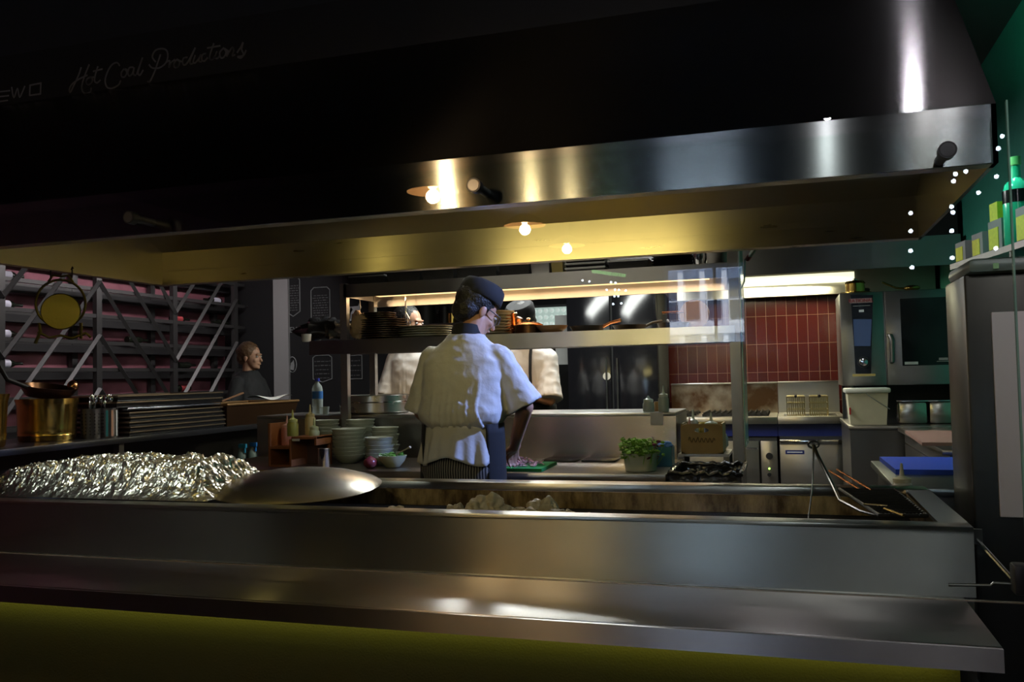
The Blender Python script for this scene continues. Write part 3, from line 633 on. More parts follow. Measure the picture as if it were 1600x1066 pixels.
# cutlery cups
def cup(lb, loc, stripes, seed):
    t = thing('cutlery_cup', lb, 'cutlery holder', loc, 0, 'perforated steel cutlery cups')
    obj('cup', MB().lathe([(0, 0), (.052, 0), (.054, .004), (.054, .165), (.056, .17), (.051, .168), (.05, .006), (0, .006)], n=32), STEELK if stripes else STEELD, t)
    d = MB()
    for i in range(14):
        a = 2 * PI * i / 14
        for j in range(7): d.ell((.0545 * math.cos(a), .0545 * math.sin(a), .025 + j * .019), (.004, .004, .004), 6, 4)
    obj('perforations', d, BLACKM, t)
    if stripes:
        for k, (c, nm) in enumerate((((.05, .5, .55), 'teal'), ((.8, .45, .3), 'peach'), ((.7, .7, .7), 'silver'))):
            a = -.95 + k * .5; obj('stripe', MB().box(-.006, .006, -.0015, .0015, 0, .15).xform(Matrix.Translation((.0565 * math.cos(a), .0565 * math.sin(a), .008)) @ Matrix.Rotation(a + PI / 2, 4, 'Z')), M(nm + '_stripe', c, .4), t)
    random.seed(seed)
    for i in range(9):
        a = random.uniform(0, 2 * PI); r = random.uniform(.0, .033); b = Vector((r * math.cos(a), r * math.sin(a), .01)); tp = Vector((b.x * 1.5 + random.uniform(-.01, .01), b.y * 1.5, random.uniform(.185, .235)))
        m = MB().tube([b, tp], .0028, 6); m.ell(tp, (.011, .004, .022), 10, 8, Matrix.Rotation(a, 3, 'Z')); obj('spoon' if i % 2 else 'fork', m, CHROME, t)
    return t
c1 = at(132, 685, X=-3.83); c2 = at(159, 683, X=-3.80)
cup('dark perforated cutlery cup right beside the brass pot', (-3.83, c1.y + .05, 1.05), False, 4); cup('cutlery cup with teal and peach stripes', (-3.79, c2.y + .04, 1.05), True, 9)
# trays
TRM = M('black_tray', (.015, .015, .016), .25)
def tray(lb, loc, w, l, grp, edge=True, h=.022):
    t = thing('serving_tray', lb, 'tray', loc, 0, grp)
    obj('base', MB().box(-w / 2, w / 2, -l / 2, l / 2, 0, .004, .001), TRM, t)
    f = MB()
    P4 = [(-w / 2, -l / 2), (w / 2, -l / 2), (w / 2, l / 2), (-w / 2, l / 2)]
    f.tube([(x, y, h) for x, y in P4], .005, 6, closed=True); obj('rim', f, M('worn_rim', (.4, .3, .2), .35, .9), t)
    s2 = MB()
    for i in range(4):
        a, b = P4[i], P4[(i + 1) % 4]; s2.add([(a[0] * .97, a[1] * .98, .002), (b[0] * .97, b[1] * .98, .002), (b[0], b[1], h), (a[0], a[1], h)], [(0, 1, 2, 3)])
    obj('sides', s2, TRM, t)
    return t
tray0 = None
for i in range(5):
    lb = 'worn rimmed black tray, %s of the front tray stack' % ORD[4 - i]
    l = (-3.90, 4.72 + .01 * (i % 2), 1.0512 + i * .0285)
    if tray0 is None: tray0 = tray(lb, l, .40, .92, 'black trays in the front stack')
    else: dup(tray0, l, lb)
# upper bright-edged tray and second stack behind
gt = obj('bluish_steel_sheet', MB().box(-.2, .2, -.45, .45, 0, .02, .006), brushed('lid_steel', (.35, .36, .42), .25, (0, 1, 0), .6), loc=(-3.92, 4.72, 1.197)); tag(gt, 'bluish steel sheet pan lying on the front tray stack', 'pan')
tr2 = tray('large black tray on top of the bluish steel pan', (-3.94, 4.68, 1.22), .44, 1.0, 'large black trays', h=.03); dup(tr2, (-3.95, 4.70, 1.257), 'topmost large black tray above the bluish pan')
# wooden pan tray holding utensils
cb = thing('wooden_carrier', 'dark bronze rimmed roasting tray at the back end of the side counter', 'roasting tray', (-3.9, 5.62, 1.051))
BR2 = M('dark_bronze', (.05, .024, .01), .4, .5)
obj('sides', MB().add([(-.2, -.42, 0), (.2, -.42, 0), (.2, .42, 0), (-.2, .42, 0), (-.23, -.46, .15), (.23, -.46, .15), (.23, .46, .15), (-.23, .46, .15)], [(0, 3, 2, 1), (0, 1, 5, 4), (1, 2, 6, 5), (2, 3, 7, 6), (3, 0, 4, 7)]), BR2, cb, smooth=0)
obj('rim', MB().tube([(-.23, -.46, .15), (.23, -.46, .15), (.23, .46, .15), (-.23, .46, .15)], .009, 8, closed=True), M('bronze_rim', (.55, .32, .14), .35, .8), cb)
obj('cover', MB().box(-.22, .22, -.45, .45, .13, .14), BLACKM, cb)
ut = thing('serving_tongs', 'thin dark tongs lying across the bronze roasting tray', 'tongs', (-3.92, 5.45, 1.205)); obj('arm', MB().tube([(.12, -.3, .012), (-.02, .02, .03), (.0, .1, .02)], .006, 6), STEELD, ut); obj('arm', MB().tube([(.0, .0, .014), (.08, .15, .07)], .008, 6), M('brown_grip', (.25, .12, .06), .5), ut)
npk = obj('paper_napkin', MB().grid(lambda u, v: Vector(((u - .5) * .24, (v - .5) * .26, .02 + .018 * math.sin(u * 5) * math.cos(v * 4))), 10, 10), PAPER, loc=(-3.80, 5.88, 1.215)); tag(npk, 'crumpled white paper napkin on the end of the bronze tray', 'napkin')
# bottles on the low shelf
for px, lb, col in ((376, 'blue headed spray bottle on the low shelf, left of its twin', (.03, .3, .5)), (393, 'blue headed spray bottle on the low shelf, nearer the wooden caddy', (.02, .2, .6))):
    p = at(px, 712, X=-3.83); t = thing('spray_bottle', lb, 'spray bottle', (-3.83, p.y, .72), 0, 'spray bottles on the low shelf')
    obj('body', MB().lathe([(0, 0), (.035, 0), (.038, .01), (.036, .1), (.015, .14), (.013, .155), (0, .155)], n=16), M('murky_plastic', (.1, .14, .12), .4), t)
    obj('trigger_head', MB().box(-.012, .05, -.012, .012, .155, .185, .004).box(.03, .04, -.006, .006, .12, .156), M('blue_trigger' + str(px), col, .4), t)
p = at(357, 714, X=-3.83); tag(obj('orange_lighter', MB().lathe([(0, 0), (.012, 0), (.012, .08), (.008, .1), (0, .1)], n=12), M('orange_plastic', (.8, .18, .05), .4), loc=(-3.83, p.y, .72)), 'small orange lighter on the low shelf beside the spray bottles', 'lighter')

# brass hanger on the hood lip
hx = -3.04; pc = at(95, 487, X=hx)
hg = thing('brass_gong', 'round aged brass gong in an ornate frame hanging from the hood', 'gong', (hx, pc.y, pc.z), math.radians(38))
ring = [(.098 * math.cos(a * PI / 20) * (1.0 if math.sin(a * PI / 20) > -.6 else .95), 0, .035 + .105 * math.sin(a * PI / 20)) for a in range(40)]
obj('frame', MB().tube(ring, .0055, 8, closed=True).tube([(-.09, 0, -.09), (-.045, 0, -.115), (0, 0, -.105), (.045, 0, -.118), (.1, 0, -.095), (.12, 0, -.115)], .006, 8).tube([(-.085, 0, -.05), (-.08, 0, -.09), (-.1, 0, -.14)], .007, 8).tube([(.08, 0, -.05), (.08, 0, -.12)], .007, 8).tube([(-.05, 0, .13), (-.03, 0, .16), (0, 0, .155), (.03, 0, .16), (.05, 0, .13)], .005, 8), DKBRASS, hg)
obj('gong_disc', MB().tube([(0, -.008, .0), (0, -.004, .0), (0, .012, 0)], [.076, .08, .08], 40), DKBRASS, hg)
for s_ in (-.04, .045): obj('hook', MB().tube([(s_, 0, .0 + .15), (s_, 0, .19), (s_ + .004, .004, 1.86 - pc.z + .012), (s_, 0.012, 1.86 - pc.z + .02), (s_ - .006, .02, 1.86 - pc.z + .008)], .0028, 6), IRON, hg)

# ================================================================ prep bench, pass counter and heated shelves
BZ, BF, PF, PZ = .87, 4.22, 4.96, 1.132
bxl, bxr = -3.3, at(1040, 742, Y=BF).x
bench = thing('prep_bench', 'steel prep bench in front of the chef', 'bench', (0, 0, 0))
obj('worktop', MB().box(bxl, bxr, BF, PF, BZ - .045, BZ, .004), brushed('bench_steel', (.55, .5, .46), .3, (0, 1, 0), .5), bench)
obj('undershelf', MB().box(bxl + .03, bxr - .03, BF + .1, PF - .02, .3, .32), STEELD, bench)
for x in (bxl + .04, -1.9, bxr - .06): obj('leg', MB().box(x, x + .04, BF + .06, BF + .1, 0, BZ - .045), STEELD, bench)
obj('back_panel', MB().box(bxl, bxr, PF - .03, PF - .01, 0, BZ - .045), BLACKM, bench)
pr = at(1056, 660, Y=PF).x
pc_ = thing('pass_counter', 'raised steel pass counter between the bench and the cooks', 'counter', (0, 0, 0))
obj('front_panel', MB().box(-3.3, pr, PF, PF + .02, BZ + .035, PZ - .003).box(-3.3, pr, PF + .005, PF + .02, 0, BZ + .035), brushed('pass_steel', (.5, .44, .4), .26, (0, 0, 1), .6), pc_, smooth=0)
obj('top', MB().box(-3.3, pr, PF - .004, PF + .55, PZ - .02, PZ, .004), STEELK, pc_)
obj('side_panel', MB().box(pr - .02, pr, PF + .02, PF + .55, 0, PZ - .02), STEELK, pc_)
obj('fixing_plate', MB().box(pr - .14, pr - .07, PF - .008, PF - .004, PZ - .07, PZ), STEELD, pc_)
# shelving unit over the pass
SX0, SX1, SY0, SY1 = at(537, 500, Y=4.86).x, at(1146, 450, Y=4.86).x, 4.86, 5.28
ps = thing('pass_shelving', 'two tier steel pass shelving with warm heat lamps', 'shelving', (0, 0, 0))
obj('post', MB().box(SX0 - .025, SX0 + .02, SY0, SY0 + .04, BZ, 1.95), STEELK, ps)
obj('post', MB().box(SX0 - .02, SX0 + .02, SY1 - .04, SY1, PZ, 1.94), STEELK, ps)
obj('post', MB().box(SX1 - .028, SX1 + .028, SY0 - .01, SY0 + .05, 0, 2.05), STEELD, ps)
obj('post', MB().box(SX1 - .02, SX1 + .02, SY1 - .04, SY1, 0, 1.94), STEELK, ps)
obj('upper_shelf', MB().box(SX0, SX1, SY0, SY0 + .015, 1.862, 1.943).box(SX0, SX1, SY0 + .015, SY1, 1.925, 1.94).box(SX0, SX1, SY1 - .015, SY1, 1.83, 1.925).box(SX0, SX0 + .015, SY0 + .015, SY1 - .015, 1.865, 1.925), STEEL, ps, smooth=0)
obj('lower_shelf', MB().box(at(486, 545, Y=SY0).x, SX1, SY0 - .02, SY0 - .005, 1.513, 1.60).box(at(486, 545, Y=SY0).x, SX1, SY0 - .005, SY1, 1.585, 1.6).box(at(486, 545, Y=SY0).x, SX1, SY1 - .015, SY1, 1.52, 1.585), STEEL, ps, smooth=0)
obj('heat_lamp', MB().box(SX0 + .1, SX1 - .15, 5.10, 5.16, 1.885, 1.9), M('heat_lamp_bar', (1, .7, .4), .5, emit=(1, .58, .26), es=2.2), ps)
obj('lower_heat_lamp', MB().box(SX0 + .3, SX1 - .5, 5.05, 5.09, 1.545, 1.56), STEELD, ps)
# ---- tableware
def plates(lb, px, py, Y, z, r, n, dz, m, kind='plate', grp=None, prof=None, jit=.004, sy=1):
    """a stack of separate plates; labels count from the top"""
    p = at(px, py, Y=Y); first = None; random.seed(int(px * 3 + py))
    for i in range(n):
        l = (p.x + random.uniform(-jit, jit), Y + random.uniform(-jit, jit), z + i * dz)
        lab = '%s, %s of %s' % (lb[0], ORD[n - 1 - i], lb[1]) if n > 1 else '%s %s' % lb
        if first is None:
            pf = prof or [(0, 0), (r * .6, 0), (r * .64, .003), (r, .016), (r, .019), (r * .62, .008), (0, .007)]
            first = obj(kind, MB().lathe(pf, n=36, sy=sy), m, loc=l); tag(first, lab, 'plate' if 'plate' in kind or 'platter' in kind else 'bowl', grp)
        else:
            c = first.copy(); C.objects.link(c); c.location = l; c['label'] = lab
    return z + n * dz
S2 = 1.6005; SY = 5.06
z = plates(('dark rimmed brown dinner plate', 'the tall dark stack'), 601, 520, SY, S2, .15, 9, .0135, CERAMB, 'dinner_plate', 'brown dinner plates stacked on the lower pass shelf')
z = plates(('smaller brown side plate', 'the pile crowning the tall stack'), 594, 520, SY, z + .006, .105, 3, .013, CERAMB, 'side_plate', 'brown side plates')
z2 = plates(('pale grey oval platter', 'the low stack'), 664, 520, SY + .01, S2, .175, 5, .0145, M('grey_white_ceramic', (.55, .58, .54), .35), 'oval_platter', 'pale oval platters', sy=.75)
z2 = plates(('cream plate', 'the stack beside the copper cups'), 772, 515, SY, S2, .125, 8, .0185, CERAMC, 'cream_plate', 'cream plates')
def pot2(nm, lb, px, Y, z, r, h, m, lid=None, knob=True, handles=False, cat='pot', grp=None):
    p = at(px, 510, Y=Y); t = thing(nm, lb, cat, (p.x, Y, z), 0, grp)
    obj('body', MB().lathe([(0, 0), (r * .92, 0), (r, .006), (r, h), (r * 1.04, h + .003), (r * .96, h), (r * .95, .01), (0, .008)], n=32), m, t)
    if lid:
        obj('lid', MB().lathe([(r * 1.02, h + .003), (r * 1.03, h + .008), (r * .7, h + .02), (0, h + .026), (0, h + .004)], n=32), lid, t)
        if knob: obj('knob', MB().ell((0, 0, h + .042), (.014, .014, .008), 12, 8).tube([(0, 0, h + .02), (0, 0, h + .04)], .005, 8), CHROME, t)
    if handles:
        for s in (-1, 1): obj('handle', MB().tube([(s * r, -.03, h * .75), (s * (r + .03), -.02, h * .78), (s * (r + .03), .02, h * .78), (s * r, .03, h * .75)], .004, 8), COPPER, t)
    return t
pp = at(797, 510, Y=SY)
m_ = COPPER
for i in range(5):
    pot2('copper_cup', 'copper cup, %s of the narrow copper stack' % ORD[4 - i], 797, SY, S2 + i * .0266, .04, .022, COPPER, None, cat='cup', grp='small copper cups stacked on the pass')
pot2('mini_cocotte', 'low lidded copper pot with a chrome knob on the pass', 826, SY - .03, S2, .085, .05, M('dark_copper', (.12, .06, .03), .3, 1), COPPER, True, True)
pot2('copper_cup_tall', 'small lidded copper pot behind the knobbed one', 806, SY + .13, S2, .045, .1, COPPER, M('dark_copper', (.12, .06, .03), .3, 1), True)
o = at(866, 512, Y=SY); tag(obj('tan_bowl', MB().lathe([(0, 0), (.05, 0), (.085, .028), (.092, .045), (.088, .045), (.05, .008), (0, .006)], n=32), M('tan_ceramic', (.6, .34, .18), .35), loc=(o.x, SY - .05, S2)), 'shallow tan bowl on the right of the copper pots', 'bowl')
def pan(lb, px, py, Y, r, hl, ang, m=IRON, z=S2, hm=None):
    p = at(px, py, Y=Y); t = thing('frying_pan', lb, 'frying pan', (p.x, Y, z), ang)
    obj('pan_body', MB().lathe([(0, 0), (r * .8, 0), (r, .035), (r * 1.02, .037), (r * .97, .035), (r * .78, .006), (0, .006)], n=32), m, t)
    obj('handle', MB().tube([(r * .95, 0, .03), (r + hl * .4, 0, .05), (r + hl, 0, .06)], [.009, .008, .01], 8), hm or m, t)
    return t
pan('dark frying pan with a coppery handle right of the tan bowl', 918, 512, SY - .02, .105, .11, -.25, IRON, hm=COPPER)
pan('black frying pan with its handle raised to the right', 984, 512, SY + .06, .10, .1, .5)
pan('black frying pan under the hanging round pan', 1052, 510, SY + .0, .09, .06, 1.9, z=S2)
c_ = at(1085, 488, Y=SY + .06)
t = thing('round_copper_pan', 'round copper pan standing on edge beside the right post', 'frying pan', (c_.x, SY + .06, S2))
obj('pan_body', MB().tube([(0, -.012, .085), (0, .012, .085)], .084, 32), M('dark_copper', (.12, .06, .03), .3, 1), t); obj('handle', MB().tube([(-.06, -.014, .1), (-.18, -.03, .1)], .006, 8), COPPER, t)
sp = at(955, 500, Y=SY + .1)
# bags and hanging things on the shelf's left end
p = at(505, 522, Y=SY + .05)
def lumps(mb, c, r, seed, f=14, k1=.4, n=28, m=18):
    s0 = len(mb.v); mb.ell(c, r, n, m)
    for i in range(s0, len(mb.v)):
        v = mb.v[i]; mb.v[i] = Vector(c) + (v - Vector(c)) * (1 + k1 * noise.noise(v * f + Vector((seed, 0, 0))) + k1 * .5 * noise.noise(v * f * 2.7 + Vector((0, seed, 0))))
    lo = min(v.z for v in mb.v[s0:])
    for i in range(s0, len(mb.v)): mb.v[i].z -= lo
m = MB(); lumps(m, (0, 0, 0), (.17, .1, .075), 3); tag(obj('black_bag', m, M('black_bin_plastic', (.02, .02, .022), .25), loc=(p.x, SY + .03, S2)), 'crumpled black plastic bag on the left end of the lower shelf', 'bag')
p = at(492, 533, Y=SY - .05); tag(obj('white_cup', MB().lathe([(0, 0), (.028, 0), (.032, .05), (.028, .05), (.025, .004), (0, .004)], n=20), PAPER, loc=(p.x - .02, SY - .12, S2)), 'small white cup at the shelf end before the black bag', 'cup')
p = at(559, 520, Y=SY - .08); m = MB(); lumps(m, (0, 0, 0), (.055, .05, .09), 9, 22); tag(obj('crumpled_cloth', m, M('peach_cloth', (.75, .55, .42), .8, bump=.3), loc=(p.x, SY - .06, S2)), 'crumpled pale cloth beside the tall dark plate stack', 'cloth')
cord = MB().tube([at(562, 468, Y=SY), at(563, 480, Y=SY), at(561, 495, Y=SY), at(562, 506, Y=SY - .04)], .003, 6); tag(obj('white_string', cord, PAPER), 'thin white cord hanging from the upper shelf over the cloth', 'cord')
# steel whisks and wire hanging behind
hw = thing('hanging_whisk', 'bright steel whisk hanging behind the plate stack', 'whisk', (0, 0, 0)); a = at(634, 478, Y=SY + .12); m = MB()
for k in range(6):
    an = PI * k / 6; m.tube([(a.x + .03 * math.cos(an) * math.sin(t_ * PI / 10), SY + .12 + .03 * math.sin(an) * math.sin(t_ * PI / 10), a.z - .04 - .014 * t_ + 0) for t_ in range(11)], .0015, 4)
obj('wires', m, CHROME, hw); obj('handle', MB().tube([(a.x, SY + .12, 1.93), (a.x, SY + .12, a.z - .04)], .006, 8), CHROME, hw)
p = at(640, 503, Y=SY + .05)
# stock pots hanging or standing beyond on a rear shelf: dark pot
# ---- things on top of the upper shelf
T = 1.9405
def blackbox(nm, lb, px0, px1, py, h, dep, m, cat, grp=None, y=5.0, z=T, bev=.004):
    a, b = at(px0, py, Y=y), at(px1, py, Y=y)
    o = obj(nm, MB().prism([(a.x, z + h), (b.x, z + h), (b.x - .012, z), (a.x + .012, z)], y - dep / 2, y + dep / 2), m, smooth=0)
    o2 = tag(o, lb, cat, grp); return o
def gastro(lb, px0, px1, h, m=None, z=T + .0035, y=5.06, dep=.3, grp='oven trays and pans stored on the upper pass shelf'):
    a, b = at(px0, 420, Y=y - dep / 2).x, at(px1, 420, Y=y - dep / 2).x; W, D = (b - a) / 2, dep / 2; t = thing('gastro_pan', lb, 'pan', ((a + b) / 2, y, z), 0, grp)
    obj('sides', MB().add([(-W * .94, -D * .9, 0), (W * .94, -D * .9, 0), (W * .94, D * .9, 0), (-W * .94, D * .9, 0), (-W, -D, h), (W, -D, h), (W, D, h), (-W, D, h)], [(0, 3, 2, 1), (0, 1, 5, 4), (1, 2, 6, 5), (2, 3, 7, 6), (3, 0, 4, 7), (4, 5, 6, 7)]), m or IRON, t, smooth=0)
    obj('rim', MB().tube([(-W, -D, h), (W, -D, h), (W, D, h), (-W, D, h)], .005, 6, closed=True), STEELD, t); return t
gastro('long black tray at the left end of the upper shelf', 545, 600, .05); gastro('black roasting tray second from the left on the upper shelf', 603, 655, .07)
gastro('black roasting tray above the bright spot of the fascia', 658, 708, .075); gastro('deep black pan above the chef head', 712, 775, .085); gastro('deep black pan just right of the chef head', 779, 826, .08)
gastro('steel pan between the black pans and the pale tub on the upper shelf', 829, 858, .075, STEELK)
gastro('pale gold tub on the upper shelf', 861, 879, .07, M('gold_plastic', (.5, .38, .12), .4))
for i in range(3): gastro('long dark tray, %s of the three above the green reflection' % ORD[2 - i], 883, 945, .022, None, T + .0035 + i * .026)
gastro('large dark tray right of the three long trays', 950, 1013, .05)
for i in range(5):
    p = at(1053, 405, Y=5.06); r = .125
    o = obj('skillet', MB().lathe([(0, 0), (r * .8, 0), (r, .014), (r * 1.03, .0155), (r * .97, .013), (r * .78, .004), (0, .004)], n=32), IRON, loc=(p.x, 5.06, T + .003 + i * .0165)); tag(o, 'round black skillet, %s of the stack near the right post' % ORD[4 - i], 'skillet', 'round black skillets on the upper shelf')
p = at(1093, 405, Y=5.0); tag(obj('steel_bowl', MB().lathe([(0, 0), (.03, 0), (.045, .05), (.048, .085), (.044, .085), (.03, .006), (0, .006)], n=24), CHROME, loc=(p.x + .0, 5.0, T + .003)), 'small shiny steel bowl beside the skillet stack', 'bowl')
p = at(1122, 405, Y=4.98); tag(obj('plastic_tub', MB().lathe([(0, 0), (.052, 0), (.06, .012), (.066, .12), (.07, .124), (.062, .12), (.05, .006), (0, .006)], n=28), M('smoky_plastic', (.42, .38, .33), .3), loc=(p.x, 4.98, T + .003)), 'smoky plastic tub on the upper shelf against the right post', 'tub')

# ---- on the pass counter
p = at(586, 628, Y=5.2); t = thing('steel_stockpot', 'wide shallow steel pan on the left of the pass counter', 'pan', (p.x, 5.22, PZ + .001))
obj('body', MB().lathe([(0, 0), (.2, 0), (.212, .012), (.212, .115), (.218, .12), (.206, .118), (.2, .01), (0, .008)], n=48), brushed('stockpot_steel', (.55, .53, .5), .28, (0, 0, 1), .3), t); obj('rim_band', MB().lathe([(.212, .07), (.215, .072), (.215, .078), (.212, .08)], n=48, close=True), CHROME, t)
def water_bottle(px, py):
    p = at(px, py, Y=5.2); t = thing('water_bottle', 'clear plastic water bottle with blue cap and label', 'bottle', (p.x, 5.2, PZ + .001))
    obj('bottle_body', MB().lathe([(0, 0), (.034, 0), (.036, .01), (.034, .04), (.036, .05), (.036, .16), (.03, .185), (.014, .205), (.0135, .215), (0, .215)], n=24), TRANSP, t)
    obj('label', MB().lathe([(.0362, .1), (.0368, .1), (.0368, .15), (.0362, .15)], n=24, close=True), M('blue_label', (.03, .15, .45), .4), t); obj('cap', MB().lathe([(0, .216), (.016, .216), (.016, .236), (0, .236)], n=16), M('blue_cap', (.03, .05, .5), .4), t)
water_bottle(496, 625)
p = at(519, 628, Y=5.2); tag(obj('glass_tumbler', MB().lathe([(0, 0), (.026, 0), (.032, .05), (.029, .05), (.024, .006), (0, .006)], n=20), TRANSP, loc=(p.x, 5.1, PZ + .001)), 'small glass tumbler beside the left post', 'glass')
p = at(547, 630, Y=5.1); tag(obj('salt_shaker', MB().lathe([(0, 0), (.022, 0), (.022, .05), (.024, .052), (.024, .065), (.014, .075), (0, .076)], n=20), CHROME, loc=(p.x - .01, 5.03, PZ + .001)), 'small steel shaker between the post and the wide steel pan', 'shaker')
def squeeze(lb, loc, r, h, m, capm=None, grp='squeeze bottles', liquid=None, nz=.05, parent=None):
    t = thing('squeeze_bottle', lb, 'squeeze bottle', loc, 0, grp)
    obj('bottle_body', MB().lathe([(0, 0), (r * .95, 0), (r, .006), (r, h - .012), (r * .8, h), (0, h)], n=20), m, t)
    obj('nozzle_cap', MB().lathe([(0, h), (r * .86, h), (r * .86, h + .014), (r * .4, h + .02), (r * .25, h + .024), (r * .1, h + .024 + nz), (0, h + .024 + nz)], n=20), capm or m, t)
    if liquid: obj('sauce', MB().lathe([(0, .003), (r * 1.005, .003), (r * 1.008, .006), (r * 1.008, h * .62), (0, h * .62)], n=20), liquid, t)
    return t
CAPC = M('pale_cap', (.6, .68, .66), .35); AQ = M('milky_plastic', (.4, .47, .46), .35)
p = at(1012, 636, Y=5.05); squeeze('squat milky squeeze bottle on the right end of the pass counter', (p.x, 5.08, PZ + .001), .033, .055, AQ, CAPC, nz=.012)
p = at(1026, 636, Y=5.05); o = obj('sauce_jar', MB().lathe([(0, 0), (.028, 0), (.028, .05), (.026, .055), (0, .055)], n=20), M('amber_sauce', (.35, .2, .07), .3), loc=(p.x, 5.14, PZ + .001)); tag(o, 'small amber jar between two milky bottles on the pass counter', 'jar')
p = at(1038, 636, Y=5.05); squeeze('tall milky squeeze bottle at the right end of the pass counter', (p.x, 5.02, PZ + .001), .03, .085, AQ, CAPC, nz=.04)

# ---- on the bench, left: wooden caddy
cx = at(470, 725, Y=4.45)
cad = thing('wooden_caddy', 'orange brown wooden sauce caddy on the left of the bench', 'caddy', (cx.x, 4.45, BZ + .001))
obj('side', MB().box(-.155, -.14, -.09, .09, 0, .245, .003), WOODO, cad); obj('side', MB().box(-.02, -.005, -.09, .09, 0, .155, .003), WOODO, cad); obj('side', MB().box(.14, .155, -.09, .09, .12, .17, .003), WOODO, cad)
obj('shelf', MB().box(-.14, -.02, -.09, .09, .10, .115).box(-.005, .155, -.09, .09, .155, .17, .002), WOODO, cad); obj('shelf', MB().box(-.14, -.02, -.09, .09, 0, .012), WOODO, cad)
obj('back', MB().box(-.14, .14, .08, .09, .0, .15), M('dark_wood', (.06, .025, .012), .5), cad); obj('label_strip', MB().box(.0, .05, -.0915, -.09, .145, .158), PAPER, cad); obj('foot', MB().box(.135, .15, .06, .09, 0, .12), WOODO, cad)
bx = lambda px: at(px, 690, Y=4.45).x
squeeze('pink squeeze bottle in the wooden caddy', (bx(446), 4.47, BZ + .1165), .034, .10, M('pink_plastic', (.6, .24, .2), .4), M('pink_cap', (.75, .42, .38), .4), nz=.045)
squeeze('olive green squeeze bottle in front in the wooden caddy', (bx(465), 4.40, BZ + .1165 - .02 + .075), .032, .08, M('olive_plastic', (.36, .35, .06), .4), M('lime_cap', (.62, .64, .25), .4), nz=.045)
squeeze('cream squeeze bottle at the back of the wooden caddy', (bx(478), 4.50, BZ + .1715), .03, .105, M('cream_plastic', (.62, .52, .28), .4), nz=.045)
squeeze('low pale green squeeze bottle on the caddy top', (bx(494), 4.43, BZ + .1715), .03, .035, M('pale_green_plastic', (.5, .55, .28), .4), nz=.04)
p = at(505, 728, Y=4.32); t = thing('steel_shaker', 'ribbed steel beaker beneath the caddy overhang', 'beaker', (p.x, 4.33, BZ + .001)); obj('cup', MB().lathe([(0, 0), (.031, 0), (.033, .004), (.033, .105), (.035, .108), (.03, .106), (.029, .006), (0, .006)], n=28), CHROME, t)
# bowl stacks
def bowls(lb, px, Y, z0, r, n, m=CERAM):
    prof = [(0, 0), (r * .45, 0), (r * .5, .004), (r * .85, .03), (r, .052), (r * .97, .053), (r * .8, .032), (r * .45, .008), (0, .007)]
    return plates(('pale green glazed bowl', lb), px, 700, Y, z0, r, n, .021, m, 'glazed_bowl', 'pale glazed bowls stacked on the bench', prof, .005)
zb = BZ + .001
bowls('the back stack nearest the caddy', 507, 4.78, zb, .095, 10)
bowls('the back middle stack', 563, 4.82, zb, .088, 10)
bowls('the widest stack', 545, 4.62, zb, .1, 8)
bowls('the right hand stack', 602, 4.74, zb, .082, 8)
zt = bowls('the front stack', 592, 4.50, zb, .082, 6)
p = at(592, 690, Y=4.50); m = MB(); 
for i in range(40):
    a = random.uniform(0, 6.28); rr = random.uniform(0, .055); m.ell((rr * math.cos(a), rr * math.sin(a), random.uniform(.0, .012)), (.012, .007, .005), 6, 4, Matrix.Rotation(a, 3, 'Z'))
o = obj('green_leaves', m, M('herb_green', (.07, .14, .02), .5, var=.5), loc=(p.x, 4.50, zt + .012)); tag(o, 'dark green herb filling in the topmost bowl of the front stack', 'herbs', kind='stuff')
sbp = at(616, 720, Y=4.42); t = thing('salad_bowl', 'cream bowl of green salad with a wooden spoon', 'bowl', (sbp.x, 4.40, zb)); r = .078
obj('bowl', MB().lathe([(0, 0), (.035, 0), (.04, .004), (r * .85, .035), (r, .065), (r * .97, .066), (r * .8, .038), (.035, .008), (0, .008)], n=32), M('cream_green_ceramic', (.55, .57, .36), .3), t)
random.seed(5); m = MB()
for i in range(60):
    a = random.uniform(0, 6.28); rr = r * .85 * math.sqrt(random.random()); m.ell((rr * math.cos(a), rr * math.sin(a), .058 + random.uniform(0, .018)), (.014, .007, .003), 6, 4, Matrix.Rotation(random.uniform(0, 3), 3, 'Z') @ Matrix.Rotation(random.uniform(-1, 1), 3, 'X'))
o = obj('salad', m, M('salad_green', (.1, .3, .03), .5, var=.5), t); o['kind'] = 'stuff'
o = tag(obj('wooden_spoon', MB().tube([(0, 0, 0), (.06, .0, .028), (.085, 0, .04)], [.005, .006, .012], 8, flat=.6), M('pale_wood', (.5, .42, .3), .6), loc=(sbp.x + .03, 4.38, zb + .072)), 'wooden spoon leaning out of the salad bowl', 'spoon')
op = at(579, 728, Y=4.33); m = MB().lathe([(0, -.03), (.02, -.028), (.036, -.012), (.039, .0), (.034, .018), (.018, .029), (.006, .036), (0, .04)], n=24); o = obj('red_onion', m, M('onion_skin', (.2, .035, .045), .25, var=.4, nscale=40), loc=(op.x, 4.33, BZ + .031)); tag(o, 'dark red onion on the bench in front of the bowls', 'onion')
o.data.materials[0]['x'] = 1
yp = at(663, 725, Y=4.35); m = MB(); lumps(m, (0, 0, 0), (.045, .04, .04), 5, 20, .35); o = obj('yellow_cloth', m, M('yellow_cloth', (.62, .5, .05), .7), loc=(yp.x + .01, 4.38, zb)); tag(o, 'yellow cloth on the bench behind the chef hip', 'cloth')
